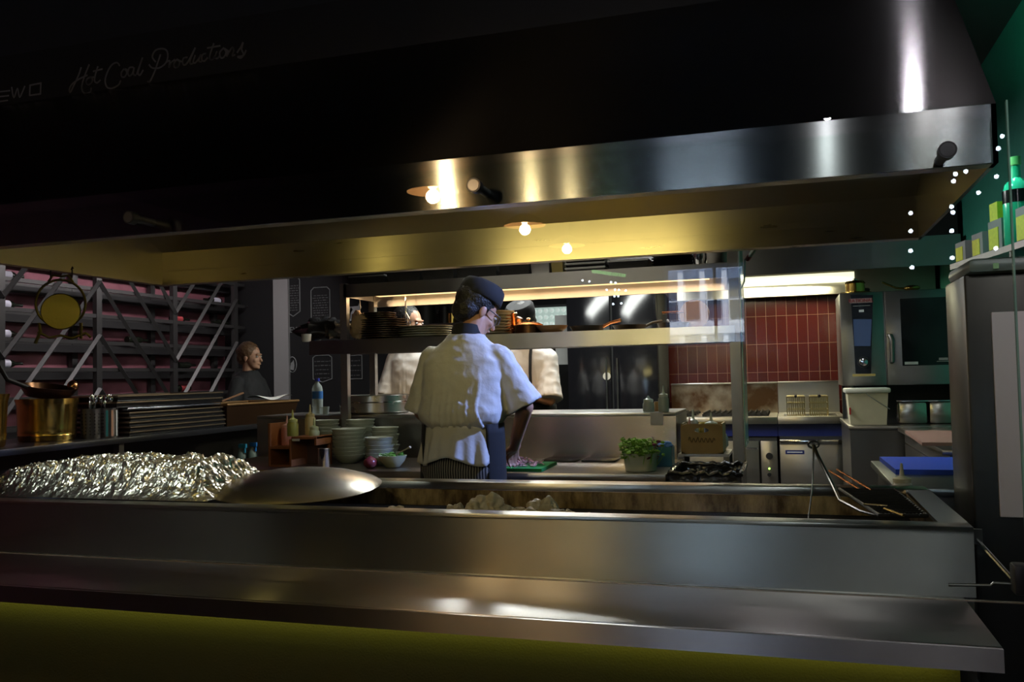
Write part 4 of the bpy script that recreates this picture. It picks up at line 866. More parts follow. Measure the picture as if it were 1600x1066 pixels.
# green board with chopped onion
g0, g1 = at(797, 735, Y=4.27), at(868, 716, Y=4.6)
gbz = BZ + .001
gbm = MB().prism([(g0.x - .12, 4.26), (at(847, 735, Y=4.27).x, 4.26), (at(870, 716, Y=4.62).x, 4.62), (g0.x - .12, 4.62)], gbz, gbz + .016, 'z'); tag(obj('chopping_board', gbm, GREENB, smooth=0), 'green chopping board at the right hand of the chef', 'chopping board')
random.seed(3); m = MB(); cc = at(815, 722, Y=4.42)
for i in range(110):
    a = random.uniform(0, 6.28); rr = .1 * random.random() ** .7; h = max(0, .042 * (1 - rr / .1)); lng = random.uniform(.012, .028)
    R_ = Matrix.Rotation(random.uniform(0, 6.28), 3, 'Z') @ Matrix.Rotation(random.uniform(-.5, .5), 3, 'X'); arc = [R_ @ Vector((lng * math.cos(t_ * .5 - .8), lng * math.sin(t_ * .5 - .8), 0)) for t_ in range(4)]
    c0 = Vector((cc.x + rr * 1.3 * math.cos(a), cc.y + rr * math.sin(a), gbz + .022 + random.uniform(0, h))); m.tube([c0 + q - arc[1] for q in arc], .0035, 5)
o = obj('chopped_onion', m, M('chopped_red_onion', (.6, .3, .34), .4, var=.45, nscale=45)); tag(o, 'heap of chopped red onion on the green board', 'chopped onion', kind='stuff')
# herbs tub and blue tub
def tub(nm, lb, px, Y, r, h, m, z=zb, sq=False):
    p = at(px, 720, Y=Y); t = thing(nm, lb, 'tub', (p.x, Y, z))
    if sq: obj('tub', MB().box(-r, r, -r, r, 0, .004).box(-r, -r + .003, -r, r, 0, h).box(r - .003, r, -r, r, 0, h).box(-r, r, -r, -r + .003, 0, h).box(-r, r, r - .003, r, 0, h), m, t, smooth=0)
    else: obj('tub', MB().lathe([(0, 0), (r * .85, 0), (r * .9, .004), (r, h), (r * 1.06, h + .001), (r * 1.06, h + .006), (r * .97, h + .003), (r * .86, .006), (0, .006)], n=36), m, t)
    return t
tub('herb_tub', 'clear plastic tub of fresh green herbs on the bench end', 1001, 4.36, .085, .085, TRANSP)
hp = at(1001, 700, Y=4.36); random.seed(11)
m = MB(); mr = MB()
for i in range(150):
    a = random.uniform(0, 6.28); rr = .075 * math.sqrt(random.random()); b = Vector((rr * math.cos(a), rr * math.sin(a), .02)); tp = Vector((b.x * 1.35 + random.uniform(-.02, .02), b.y * 1.3, random.uniform(.06, .15)))
    d = mr if (tp.x > .035 and i % 3 == 0) else m
    m.tube([b, (b + tp) / 2 + Vector((random.uniform(-.01, .01), 0, 0)), tp], .0014, 4)
    for k in range(3):
        q = tp + Vector((random.uniform(-.012, .012), random.uniform(-.012, .012), random.uniform(-.012, .01))); d.ell(q, (.013, .008, .002), 7, 4, Matrix.Rotation(random.uniform(0, 6), 3, 'Z') @ Matrix.Rotation(random.uniform(-1.2, 1.2), 3, 'X'))
t = thing('fresh_herbs', 'bushy bunch of green herbs standing in the clear tub', 'herbs', (hp.x, 4.36, zb + .004)); o = obj('green_leaves', m, M('fresh_green', (.2, .42, .05), .45, var=.5, nscale=30), t); o['kind'] = 'stuff'; o = obj('purple_leaves', mr, M('purple_leaf', (.13, .02, .05), .4, var=.4), t); o['kind'] = 'stuff'
tub('blue_tub', 'square translucent blue tub behind the herb tub', 1034, 4.62, .06, .1, M('blue_clear_plastic', (.14, .45, .6), .25, alpha=.75), sq=True)
o = at(1034, 690, Y=4.62); m = MB(); lumps(m, (0, 0, 0), (.05, .05, .02), 8, 30); tag(obj('blue_glove', m, M('blue_film', (.1, .25, .7), .35), loc=(o.x, 4.62, zb + .085)), 'bright blue crumpled film on top of the blue tub', 'film')
o = at(895, 728, Y=4.8); 
for i, px in enumerate((880, 940)):
    a = at(px - 26, 715, Y=4.86).x; b = at(px + 26, 715, Y=4.86).x; tag(obj('dark_tray', MB().box(a, b, 4.76, 4.94, zb, zb + .012, .003), BLACKG), ['dark flat tray against the pass panel, right of the green board', 'dark flat tray against the pass panel, left of the herb tub'][i], 'tray')
# bin with black liner
b0, b1 = at(1046, 735, Y=4.2).x, at(1158, 735, Y=4.2).x
bn = thing('waste_bin', 'open black bin with a shiny black liner', 'bin', ((b0 + b1) / 2, 4.42, 0)); W = (b1 - b0) / 2
obj('bin_body', MB().add([(-W * .85, -.2, 0), (W * .85, -.2, 0), (W * .85, .2, 0), (-W * .85, .2, 0), (-W, -.23, .87), (W, -.23, .87), (W, .23, .87), (-W, .23, .87)], [(0, 3, 2, 1), (0, 1, 5, 4), (1, 2, 6, 5), (2, 3, 7, 6), (3, 0, 4, 7)]), BLACKM, bn, smooth=0)
m = MB(); rg = []
for i in range(64):
    t_ = i / 64 * 4; k = int(t_); f = t_ - k; cs = [(-W, -.23), (W, -.23), (W, .23), (-W, .23)]; a, b = cs[k], cs[(k + 1) % 4]; rg.append(Vector((a[0] + (b[0] - a[0]) * f, a[1] + (b[1] - a[1]) * f, .88 + .005 * math.sin(i * 1.9) + .004 * math.sin(i * 4.1))))
m.tube(rg, .011, 8, closed=True)
n_ = len(rg); vs = rg + [Vector((v.x * 1.03, v.y * 1.04, v.z - .12 - .02 * math.sin(v.x * 40))) for v in rg] + [Vector((v.x * .9, v.y * .9, v.z - .3)) for v in rg]
m.add(vs, [(i, (i + 1) % n_, n_ + (i + 1) % n_, n_ + i) for i in range(n_)] + [(i, (i + 1) % n_, 2 * n_ + (i + 1) % n_, 2 * n_ + i) for i in range(n_)])
obj('liner', m, M('liner_plastic', (.02, .02, .022), .2, bump=.8, bscale=25), bn)
# stand with crate of squeeze bottles
stx0, stx1 = at(1058, 690, Y=4.95).x, at(1138, 690, Y=4.95).x
st = thing('low_stand', 'small steel stand holding the wooden crate behind the bin', 'stand', (0, 0, 0)); obj('top', MB().box(stx0, stx1, 4.965, 5.3, .885, .9), STEELK, st)
for x in (stx0, stx1 - .03):
    for y in (4.97, 5.27): obj('leg', MB().box(x, x + .03, y, y + .03, 0, .885), STEELD, st)
cx0, cx1 = at(1063, 690, Y=4.95).x, at(1129, 690, Y=4.95).x; CW = (cx1 - cx0) / 2; cxx = (cx0 + cx1) / 2
cr = thing('wooden_crate', 'small wooden crate with a hand hole, full of squeeze bottles', 'crate', (cxx, 5.095, .901))
fp = MB(); HC = .165
# front board with an oval hand hole
def holeboard(mb, w_, h_, hx_, hy_, y0, y1, cz):
    n = 32; out = []; inn = []
    for i in range(n):
        a = 2 * PI * i / n; c, s = math.cos(a), math.sin(a); inn.append((hx_ * c, cz + hy_ * s)); k = min(w_ / abs(c) if abs(c) > 1e-6 else 1e9, ((h_ - cz) if s > 0 else cz) / abs(s) if abs(s) > 1e-6 else 1e9); out.append((c * k, cz + s * k))
    for y in (y0, y1): mb.add([(u, y, v) for u, v in out] + [(u, y, v) for u, v in inn], [(i, (i + 1) % n, n + (i + 1) % n, n + i) for i in range(n)])
    mb.add([(u, y, v) for y in (y0, y1) for u, v in inn], [(i, (i + 1) % n, n + (i + 1) % n, n + i) for i in range(n)]); mb.add([(u, y, v) for y in (y0, y1) for u, v in out], [(i, (i + 1) % n, n + (i + 1) % n, n + i) for i in range(n)])
holeboard(fp, CW, HC, .04, .014, -.12, -.108, HC - .035); obj('front_board', fp, WOODC, cr, smooth=0)
obj('back_board', MB().box(-CW, CW, .108, .12, 0, HC), WOODC, cr); 
for s in (-1, 1): obj('side_board', MB().box(s * CW - (.01 if s > 0 else 0), s * CW + (.0 if s > 0 else .01), -.108, .108, 0, HC), WOODC, cr)
obj('bottom', MB().box(-CW, CW, -.108, .108, 0, .008), WOODC, cr)
sm = MB(); random.seed(2); pts = []
for i in range(40): pts.append((-CW * .62 + CW * 1.25 * i / 39, -.1215, .075 + .013 * math.sin(i * 1.05) * (1.6 if i in (0, 1, 2, 14, 15) else 1)))
sm.tube(pts, .0016, 4); obj('script_print', sm, M('dark_print', (.05, .03, .015), .7), cr)
sq = [(1066, 5.02, .034, .12, 'plum coloured squeeze bottle front left in the crate', M('plum_plastic', (.3, .24, .28), .4), M('rosy_cap', (.5, .3, .3), .4), .045), (1084, 5.12, .03, .155, 'tall milky squeeze bottle in the middle of the crate', AQ, CAPC, .05),
      (1112, 5.02, .04, .145, 'wide squeeze bottle with dark sauce front right in the crate', M('dark_sauce_plastic', (.07, .08, .11), .35), CAPC, .045)]
for px, Y, r, h, lb, mm, cm_, nz in sq: p = at(px + (8 if px == 1066 else 0), 690, Y=Y); squeeze(lb, (max(cx0 + r + .012, min(cx1 - r - .012, p.x)), Y, .911), r, h, mm, cm_, nz=nz)
p = at(1096, 640, Y=5.13); tag(obj('mustard_jar', MB().lathe([(0, 0), (.022, 0), (.022, .15), (.018, .155), (0, .155)], n=20), M('mustard', (.4, .32, .05), .4), loc=(p.x + .005, 5.14, .911)), 'slim mustard coloured jar at the back of the crate', 'jar')
p = at(1129, 640, Y=5.2); m = MB(); lumps(m, (0, 0, 0), (.035, .035, .05), 2, 25, .3); tag(obj('wrapped_bundle', m, M('filmy_plastic', (.35, .4, .36), .3, alpha=.85), loc=(at(1127, 640, Y=5.24).x, 5.25, .901)), 'wrinkled plastic bundle behind the crate at the right', 'bundle')
# the glass edge and pull cord beside the post
ge = obj('glass_divider', MB().box(SX1 + .035, SX1 + .041, 4.83, 5.15, .95, 2.04), GEDGE, smooth=0); tag(ge, 'narrow green edged glass divider beside the right pass post', 'glass panel')
pcd = thing('pull_cord', 'pale hose loop hanging beside the right pass post', 'hose', (0, 0, 0)); a = at(1156, 420, Y=4.9)
obj('loop', MB().tube([at(1164, 405, Y=4.9), at(1163, 440, Y=4.9), at(1158, 451, Y=4.9), at(1151, 446, Y=4.9), at(1150, 425, Y=4.9)], .0045, 8), WHITEP, pcd); obj('hose', MB().tube([at(1184, 383, Y=4.75), at(1170, 402, Y=4.88)], .012, 8), M('grey_hose', (.4, .45, .36), .5), pcd)
obj('red_collar', MB().tube([at(1172, 399, Y=4.86), at(1168, 405, Y=4.9)], .0135, 8), M('red_plastic', (.4, .03, .02), .4), pcd)
obj('green_rope', MB().tube([at(1151, 425, Y=4.9), at(1151, 480, Y=4.9), at(1153, 515, Y=4.9), at(1160, 520, Y=4.9)], .004, 6), M('green_rope', (.1, .35, .22), .5), pcd)

# ================================================================ far kitchen: range, far hood, oven, side counters
RY = 7.72; rz0 = .965
rx0, rxm, rx1 = at(1032, 650, Y=7.9).x + .02, at(1215, 650, Y=RY).x, at(1321, 650, Y=RY).x
RS = brushed('range_steel', (.6, .56, .48), .3, (0, .7, .7), .5)
rg_ = thing('gas_range', 'steel gas range with black grates in front of the red tiles', 'range', (0, 0, 0))
obj('top', MB().box(rx0, rxm - .004, RY, 8.55, rz0 - .06, rz0, .006), RS, rg_); obj('backsplash', MB().box(rx0, rxm - .004, 8.55, 8.6, rz0, 1.235), 'scorched_steel', rg_)
obj('backsplash_edge', MB().box(rx0, rxm - .004, 8.52, 8.6, 1.236, 1.25, .003), RS, rg_); obj('control_band', MB().box(rx0, rxm - .004, RY + .05, 8.5, .80, rz0 - .06), M('blue_film_band', (.012, .02, .12), .3), rg_)
dx = at(1187, 700, Y=RY).x
obj('door', MB().box(rx0, dx - .008, RY + .03, RY + .06, .12, .76, .004), STEELK, rg_); obj('door', MB().box(dx + .008, rxm - .012, RY + .03, RY + .06, .12, .76, .004), STEELK, rg_); obj('body', MB().box(rx0 + .01, rxm - .012, RY + .06, 8.55, .1, .80), BLACKM, rg_)
obj('handle', MB().tube([(dx - .14, RY + .0, .70), (dx - .02, RY + .0, .70)], .008, 8), CHROME, rg_)
for py, r in ((713, .028), (742, .016)): p = at(1202, py, Y=RY); obj('knob', MB().tube([(p.x, RY - .005, p.z), (p.x, RY + .03, p.z)], r, 20), BLACK, rg_)
p = at(1202, 733, Y=RY); obj('indicator_lamp', MB().ell((p.x, RY + .025, p.z), (.008, .006, .008)), M('green_indicator', (.3, 1, .1), .4, emit=(.4, 1, .1), es=5), rg_)
for gx_ in (rx0 + .12, rx0 + .47, rx0 + .75):
    m = MB()
    for k in range(6): m.box(gx_ - .11 + k * .05, gx_ - .10 + k * .05, RY + .12, 8.45, rz0 + .02, rz0 + .035)
    for k in range(4): m.box(gx_ - .12, gx_ + .16, RY + .14 + k * .2, RY + .155 + k * .2, rz0 + .001, rz0 + .022)
    obj('burner_grate', m, IRON, rg_, smooth=0)
fy = thing('deep_fryer', 'steel deep fryer with blue badge right of the gas range', 'fryer', (0, 0, 0))
obj('top', MB().box(rxm, rx1, RY, RY + .16, rz0 - .06, rz0, .006).box(rxm, rx1, 8.3, 8.55, rz0 - .06, rz0, .004).box(rxm, rxm + .05, RY + .16, 8.3, rz0 - .05, rz0 - .002).box(rx1 - .05, rx1, RY + .16, 8.3, rz0 - .05, rz0 - .002), RS, fy); obj('backsplash', MB().box(rxm, rx1, 8.55, 8.6, rz0, 1.24).box(rxm, rx1, 8.52, 8.6, 1.24, 1.252, .003), RS, fy)
obj('oil_well', MB().box(rxm + .05, rx1 - .05, RY + .16, 8.3, .7, .9), M('dark_oil', (.06, .03, .01), .1), fy)
obj('control_band', MB().box(rxm, rx1, RY + .05, 8.5, .80, rz0 - .06), M('blue_film_band'), fy); obj('door', MB().box(rxm + .008, rx1 - .01, RY + .02, RY + .05, .12, .775, .005), STEELK, fy); obj('door_lip', MB().box(rxm + .008, rx1 - .01, RY + .0, RY + .02, .735, .775, .004), CHROME, fy)
obj('body', MB().box(rxm + .01, rx1 - .01, RY + .05, 8.5, .1, .80), BLACKM, fy)
p = at(1242, 707, Y=RY); obj('badge', MB().box(p.x - .075, p.x + .075, RY + .014, RY + .019, p.z - .017, p.z + .017), M('navy_badge', (.01, .02, .14), .4), fy)
m = MB(); 
for k in range(12): m.box(p.x - .06 + k * .0102, p.x - .053 + k * .0102, RY + .0125, RY + .014, p.z - .005, p.z + .005)
obj('badge_lettering', m, CHALKB, fy, smooth=0)
def basket(lb, px):
    p = at(px, 625, Y=8.05); t = thing('fryer_basket', lb, 'fryer basket', (p.x, 8.05, rz0 - .01), 0, 'fryer baskets'); m = MB(); W, D, H = .072, .13, .17
    for z in (0, .06, .115, H): m.tube([(-W, -D, z), (W, -D, z), (W, D, z), (-W, D, z)], .005 if z < H else .007, 5, closed=True)
    for k in range(9):
        u = -W + 2 * W * k / 8; m.tube([(u, -D, H), (u, -D, 0), (u, D, 0), (u, D, H)], .003, 4)
    for k in range(9):
        u = -D + 2 * D * k / 8; m.tube([(-W, u, H), (-W, u, 0), (W, u, 0), (W, u, H)], .0018, 4)
    obj('wire_body', m, M('oily_wire', (.55, .45, .25), .3, 1), t); obj('handle', MB().tube([(0, -D, H), (0, -D - .08, H + .02), (0, -D - .2, H + .01)], .011, 8), BLACK, t)
basket('wire fryer basket, the one nearer the burner grates', 1243); basket('wire fryer basket, the one nearer the white bucket', 1279)
# far hood
fh = thing('far_hood', 'long steel extraction hood over the range with a lit lower edge', 'extraction hood', (0, 0, 0)); fy0 = 7.35; fx_ = at(1034, 420, Y=8.0).x + .06
obj('fascia', MB().box(fx_, 1.28, fy0, fy0 + .02, 2.13, 2.36).box(fx_, 1.28, fy0 - .004, fy0, 2.13, 2.145), brushed('far_hood_steel', (.45, .45, .44), .3, (0, 0, 1), .7), fh, smooth=0); obj('upper_box', MB().box(fx_, 1.28, fy0 + .02, 8.7, 2.3, 2.36).box(fx_, 1.28, fy0 + .1, 8.7, 2.36, 3.35), DARKWALL, fh, smooth=0)
obj('rear_panel', MB().box(fx_, 1.28, 8.6, 8.7, 2.05, 2.3), RS, fh, smooth=0); obj('lamp_diffuser', MB().box(at(1130, 440, Y=8.5).x, at(1335, 435, Y=8.5).x, 8.5, 8.58, 2.15, 2.235), M('hood_lamp', (1, .95, .8), .5, emit=(1, .9, .62), es=1.5), fh)
# black upright cooler behind the pass
ux0, ux1 = at(886, 580, Y=8.0).x, at(1030, 580, Y=8.0).x
uc = thing('upright_cooler', 'tall black glass fronted cooler behind the pass', 'refrigerator', (0, 0, 0))
obj('body', MB().box(ux0, ux1, 8.03, 8.7, 0, 2.12, .01), BLACKM, uc)
for i in range(2):
    a = ux0 + (ux1 - ux0) * i / 2; b = ux0 + (ux1 - ux0) * (i + 1) / 2; d = obj('door', MB().box(a + .01, b - .01, 7.99, 8.03, .1, 2.08, .006), BLACKG, uc); obj('handle', MB().tube([(b - .05 if i == 0 else a + .05, 7.96, 1.0), (b - .05 if i == 0 else a + .05, 7.96, 1.5)], .008, 8), STEELD, d)
p = at(948, 588, Y=7.98); obj('dial_gauge', MB().tube([(p.x, 7.98, p.z), (p.x, 7.992, p.z)], .036, 24), CERAMC, uc); obj('needle', MB().box(p.x - .002, p.x + .002, 7.976, 7.98, p.z - .018, p.z + .02), BLACK, uc)
gp = obj('grey_wall_panel', MB().box(at(868, 550, Y=8.3).x, ux0 - .01, 8.3, 8.33, at(870, 570, Y=8.3).z, at(870, 541, Y=8.3).z + .3), M('grey_laminate', (.4, .4, .39), .6)); tag(gp, 'plain grey panel left of the black cooler', 'panel')
# pale dotted back panel, its brightness put in as emission
ga, gbb = at(828, 481, Y=8.9), at(903, 520, Y=8.9); gbk = thing('glowing_dot_panel', 'small pale dotted panel with added glow behind the copper pots', 'window', (0, 0, 0)); m = MB()
gm = M('glowing_panel', (.75, .85, .82), .25, emit=(.6, .72, .68), es=.38, bump=.2)
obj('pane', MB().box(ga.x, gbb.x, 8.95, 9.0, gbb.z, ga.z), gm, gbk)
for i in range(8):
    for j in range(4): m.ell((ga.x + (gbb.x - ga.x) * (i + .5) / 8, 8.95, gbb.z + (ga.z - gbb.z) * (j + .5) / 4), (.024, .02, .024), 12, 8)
obj('bubbles', m, M('glowing_dots', (.9, .95, .93), .2, emit=(.75, .85, .8), es=.5), gbk)
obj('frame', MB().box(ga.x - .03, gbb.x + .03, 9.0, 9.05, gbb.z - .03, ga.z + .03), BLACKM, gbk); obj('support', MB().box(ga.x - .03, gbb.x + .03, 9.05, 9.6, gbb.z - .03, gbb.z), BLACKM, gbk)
# rear steel shelf with the big black pot and clutter
rs = thing('rear_shelf', 'dark wall shelf far behind the pass with pots on it', 'shelf', (0, 0, 0)); ra, rb = at(622, 505, Y=9.2).x, at(800, 505, Y=9.2).x; rzz = at(680, 506, Y=9.2).z
obj('board', MB().box(ra, rb, 9.15, 9.6, rzz - .03, rzz), STEELD, rs); obj('upper_rail', MB().box(ra, rb, 9.4, 9.6, rzz + .29, rzz + .31), M('warm_rail', (.5, .35, .22), .3, .8), rs)
for px, r, h, lb in ((664, .12, .22, 'big black stock pot on the far shelf'), (694, .055, .2, 'slim black pot right of the big one on the far shelf'), (706, .05, .12, 'small brass pot beside the chef head on the far shelf')):
    p = at(px, 500, Y=9.35); t = thing('stock_pot', lb, 'pot', (p.x, 9.35, rzz + .001)); obj('body', MB().lathe([(0, 0), (r, 0), (r, h), (r * .95, h), (r * .93, .01), (0, .01)], n=24), BRASS if px == 706 else IRON, t); obj('handle', MB().tube([(-r, 0, h * .8), (-r - .03, 0, h * .78), (-r - .03, 0, h * .65), (-r, 0, h * .65)], .006, 6), STEELK, t)

# ---- combi oven on its counter
OY = 7.05; ox0, ox1 = at(1314, 520, Y=OY).x, 1.27; oz0, oz1 = at(1330, 603, Y=OY).z, at(1330, 457, Y=OY).z
sc_ = thing('oven_counter', 'dark steel counter carrying the oven and the white bucket', 'counter', (0, 0, 0))
obj('top', MB().box(ox0, 1.30, 6.55, 7.7, .93, .955, .004), STEELD, sc_); obj('body', MB().box(ox0 + .01, 1.30, 6.58, 7.65, 0, .93), brushed('dark_cabinet_steel', (.2, .19, .18), .35, (0, 0, 1), .5), sc_)
obj('dark_gap_sheet', MB().box(ox0 + .02, 1.30, 7.56, 7.6, .955, oz0 - .005), BLACKM, sc_)  # black sheet added to keep the gap below the oven dark
ov = thing('combi_oven', 'stainless combi oven with touch screen and dark glass door', 'oven', (0, 0, 0))
OST = brushed('oven_steel', (.34, .34, .34), .33, (0, 0, 1), .5)
obj('body', MB().box(ox0, ox1, OY + .03, 7.65, oz0, oz1, .006), OST, ov)
for x in (ox0 + .06, ox1 - .06):
    for y in (OY + .1, 7.55): obj('foot', MB().tube([(x, y, .956), (x, y, oz0)], .02, 12), STEELD, ov)
pxd = at(1383, 520, Y=OY).x
cp = obj('control_column', MB().box(ox0, pxd - .006, OY + .005, OY + .03, oz0, oz1 - .004, .003), OST, ov)
q = [at(a, b, Y=OY) for a, b in ((1329, 461), (1364, 461), (1361, 584), (1337, 584))]
obj('control_panel', MB().prism([(v.x, v.z) for v in q], OY - .002, OY + .005), M('navy_panel', (.012, .014, .022), .25), ov, smooth=0)
q = [at(a, b, Y=OY) for a, b in ((1333, 499), (1362, 499), (1360, 541), (1335, 541))]
obj('touch_screen', MB().prism([(v.x, v.z) for v in q], OY - .005, OY - .002), M('screen_blue', (.02, .03, .06), .2, emit=(.05, .08, .17), es=.35), ov, smooth=0)
p = at(1345, 470, Y=OY); obj('brand_plate', MB().box(p.x - .078, p.x + .078, OY - .0045, OY - .002, p.z - .017, p.z + .017), M('silver_red_plate', (.42, .3, .3), .4), ov); lettering('brand_lettering', 'RATIONAL', .036, M('red_letter', (.35, .02, .03), .5), ov, (p.x, OY - .0055, p.z))
p = at(1346, 486, Y=OY); obj('small_display', MB().box(p.x - .017, p.x + .017, OY - .0045, OY - .002, p.z - .009, p.z + .009), CHALKB, ov)
m = MB(); p = at(1346, 478, Y=OY); m.box(p.x - .06, p.x + .06, OY - .003, OY - .002, p.z - .002, p.z + .002); obj('model_line', m, CHALK, ov)
p = at(1349, 566, Y=OY); obj('dial', MB().lathe([(0, 0), (.034, 0), (.034, .02), (.028, .03), (0, .034)], n=32).xform(Matrix.Translation((p.x, OY - .002, p.z)) @ Matrix.Rotation(PI / 2, 4, 'X')), CHROME, ov); obj('dial_ring', MB().tube([(p.x, OY - .004, p.z), (p.x, OY - .002, p.z)], .044, 32), BLACK, ov)
p = at(1350, 586, Y=OY); obj('yellow_strip', MB().box(p.x - .08, p.x + .08, OY - .003, OY + .005, p.z - .01, p.z + .008), M('yellow_trim', (.5, .38, .12), .5), ov)
od = obj('oven_door', MB().box(pxd + .006, ox1, OY, OY + .03, oz0, oz1 - .004, .005), OST, ov)
q0, q1 = at(1406, 467, Y=OY), at(1490, 570, Y=OY); obj('door_glass', MB().box(q0.x, ox1 - .03, OY - .004, OY, q1.z, q0.z), BLACKG, od); p = at(1424, 568, Y=OY); obj('sticker', MB().box(p.x - .045, p.x + .045, OY - .006, OY - .004, p.z - .008, p.z + .012), PAPER, od)
p = at(1474, 562, Y=OY); obj('door_print', MB().box(p.x - .03, p.x + .03, OY - .006, OY - .004, p.z - .004, p.z + .014).box(p.x - .045, p.x + .05, OY - .006, OY - .004, p.z - .014, p.z - .01), CHALK, od)
ha, hb = at(1390, 525, Y=OY), at(1393, 565, Y=OY); obj('door_handle', MB().tube([(ha.x, OY, ha.z), (ha.x, OY - .05, ha.z), (ha.x + .01, OY - .055, ha.z - .03), (hb.x, OY - .05, hb.z), (hb.x, OY - .0, hb.z)], .017, 10), STEELD, od)
# dishes on the oven
for px, r, h, lb, mm in ((1336, .07, .10, 'brass lidded dish on the left of the oven top', BRASS), (1352, .05, .06, 'small dark dish beside the brass one on the oven top', IRON)):
    p = at(px, 452, Y=7.25); t = thing('oven_top_dish', lb, 'dish', (p.x, 7.25 + (0 if px == 1336 else .22), oz1 + .001)); obj('body', MB().lathe([(0, 0), (r * 1.6, .0), (r * 1.7, .012), (r, .02), (r, h * .8), (r * 1.1, h * .82), (r * .9, h), (0, h)], n=28), mm, t); obj('knob', MB().ell((0, 0, h + .01), (.018, .018, .012)), CHROME, t)
p = at(1402, 447, Y=7.2); t = thing('brass_ladle', 'brass ladle lying across the oven top', 'ladle', (0, 0, 0)); obj('handle', MB().tube([at(1378, 441, Y=7.2), at(1400, 450, Y=7.2), (p.x + .08, 7.2, oz1 + .02)], .008, 8), BRASS, t); obj('bowl', MB().ell((p.x + .1, 7.2, oz1 + .024), (.06, .05, .022)), BRASS, t)
# white bucket
wx = at(1356, 655, Y=6.75); wb_ = thing('white_bucket', 'white plastic food bucket with lid and wire handle', 'bucket', (wx.x, 6.80, .956)); hw_, hz = .135, .245
obj('bucket_body', MB().add([(-hw_ * .88, -.1, 0), (hw_ * .88, -.1, 0), (hw_ * .88, .1, 0), (-hw_ * .88, .1, 0), (-hw_, -.12, hz), (hw_, -.12, hz), (hw_, .12, hz), (-hw_, .12, hz)], [(0, 3, 2, 1), (0, 1, 5, 4), (1, 2, 6, 5), (2, 3, 7, 6), (3, 0, 4, 7), (4, 5, 6, 7)]), M('cream_bucket', (.72, .66, .48), .4), wb_, smooth=0)
obj('lid', MB().box(-hw_ - .015, hw_ + .015, -.135, .135, hz - .02, hz + .014, .01), M('white_lid', (.75, .74, .66), .35), wb_); obj('wire_handle', MB().tube([(hw_ + .005, -.12, hz * .45), (hw_ * .5, -.137, hz * .65), (0, -.137, hz * .86), (-hw_ * .1, -.135, hz - .02)], .003, 6), M('grey_wire', (.3, .3, .3), .4), wb_)
obj('red_print', MB().box(-hw_ * .93, -hw_ * .85, -.118, -.112, hz * .3, hz * .5), M('red_print', (.55, .03, .03), .5), wb_)
# gastro containers under the oven
for px, lb in ((1425, 'deep steel container under the oven beside the bucket'), (1473, 'deep steel container under the oven at the right')):
    p = at(px, 650, Y=6.8); w_ = .094; t = thing('steel_container', lb, 'container', (p.x, 6.82, .956), 0, 'deep steel containers'); obj('walls', MB().box(-w_, w_, -w_ * .9, w_ * .9, 0, .158, .022), brushed('container_steel', (.5, .48, .42), .25, (0, 0, 1), .4), t); obj('rim', MB().box(-w_ * 1.07, w_ * 1.07, -w_, w_, .158, .166, .003), CHROME, t)
# side counters on the right
s1 = thing('right_counter', 'narrow steel counter running back to the oven on the right', 'counter', (0, 0, 0)); obj('top', MB().box(.70, 1.30, 4.72, 6.54, .92, .95, .004), brushed('side_steel', (.4, .37, .33), .3, (1, 0, 0), .4), s1); obj('body', MB().box(.74, 1.30, 4.76, 6.52, 0, .92), STEELD, s1)
for z in (.84, .70): obj('drawer_edge', MB().box(.735, .74, 4.8, 6.5, z, z + .012), CHROME, s1)
bb = obj('brown_board', MB().prism([(at(1423, 678, Z=.965).x, 5.9), (1.26, 5.9), (1.26, 4.95), (at(1455, 700, Z=.965).x, 4.95)], .9505, .967, 'z'), PINKB, smooth=0); tag(bb, 'brownish pink chopping board on the right counter', 'chopping board')
s2 = thing('near_counter', 'low dark steel work counter right behind the grill', 'counter', (0, 0, 0)); obj('top', MB().box(.37, 1.28, 3.60, 4.66, .87, .90, .004), brushed('near_steel', (.22, .25, .26), .32, (1, 0, 0), .4), s2); obj('body', MB().box(.40, 1.28, 3.62, 4.64, 0, .87), STEELD, s2)
bo = obj('blue_board', MB().prism([(.41, 4.64), (1.05, 4.64), (1.05, 4.06), (.42, 4.06)], .9005, .922, 'z'), BLUEB, smooth=0); tag(bo, 'bright blue chopping board on the near counter', 'chopping board')
sbx = at(1410, 757, Y=3.48); squeeze('cream squeeze bottle whose nozzle rises behind the grill', (sbx.x, 3.485, .801), .036, .135, WHITEP, M('cream_cap', (.72, .68, .48), .4), nz=.045)
# steel refrigerator column at the right
fr_ = thing('steel_refrigerator', 'tall steel refrigerator with a pale panel behind the glass at the right', 'refrigerator', (0, 0, 0)); F0 = at(1512, 600, Y=3.2).x; FT = at(1540, 428, Y=3.2).z
obj('body', MB().box(F0, 1.30, 3.2, 3.55, 0, FT, .01), brushed('fridge_steel', (.05, .047, .042), .36, (0, 0, 1), .4), fr_)
q0, q1 = at(1549, 488, Y=3.19), at(1562, 808, Y=3.19)
obj('pale_panel', MB().box((q0.x + q1.x) / 2, 1.27, 3.185, 3.2, q1.z, q0.z, .003), M('pale_panel', (.8, .74, .77), .5, var=.03), fr_); obj('top_cap', MB().box(F0 + .01, 1.30, 3.17, 3.55, FT, FT + .05, .02), M('grey_cap', (.22, .28, .26), .35), fr_)
obj('label_sticker', MB().box(at(1552, 430, Y=3.17).x, at(1561, 430, Y=3.17).x, 3.166, 3.17, FT + .012, FT + .03), M('green_sticker', (.45, .8, .4), .5), fr_)
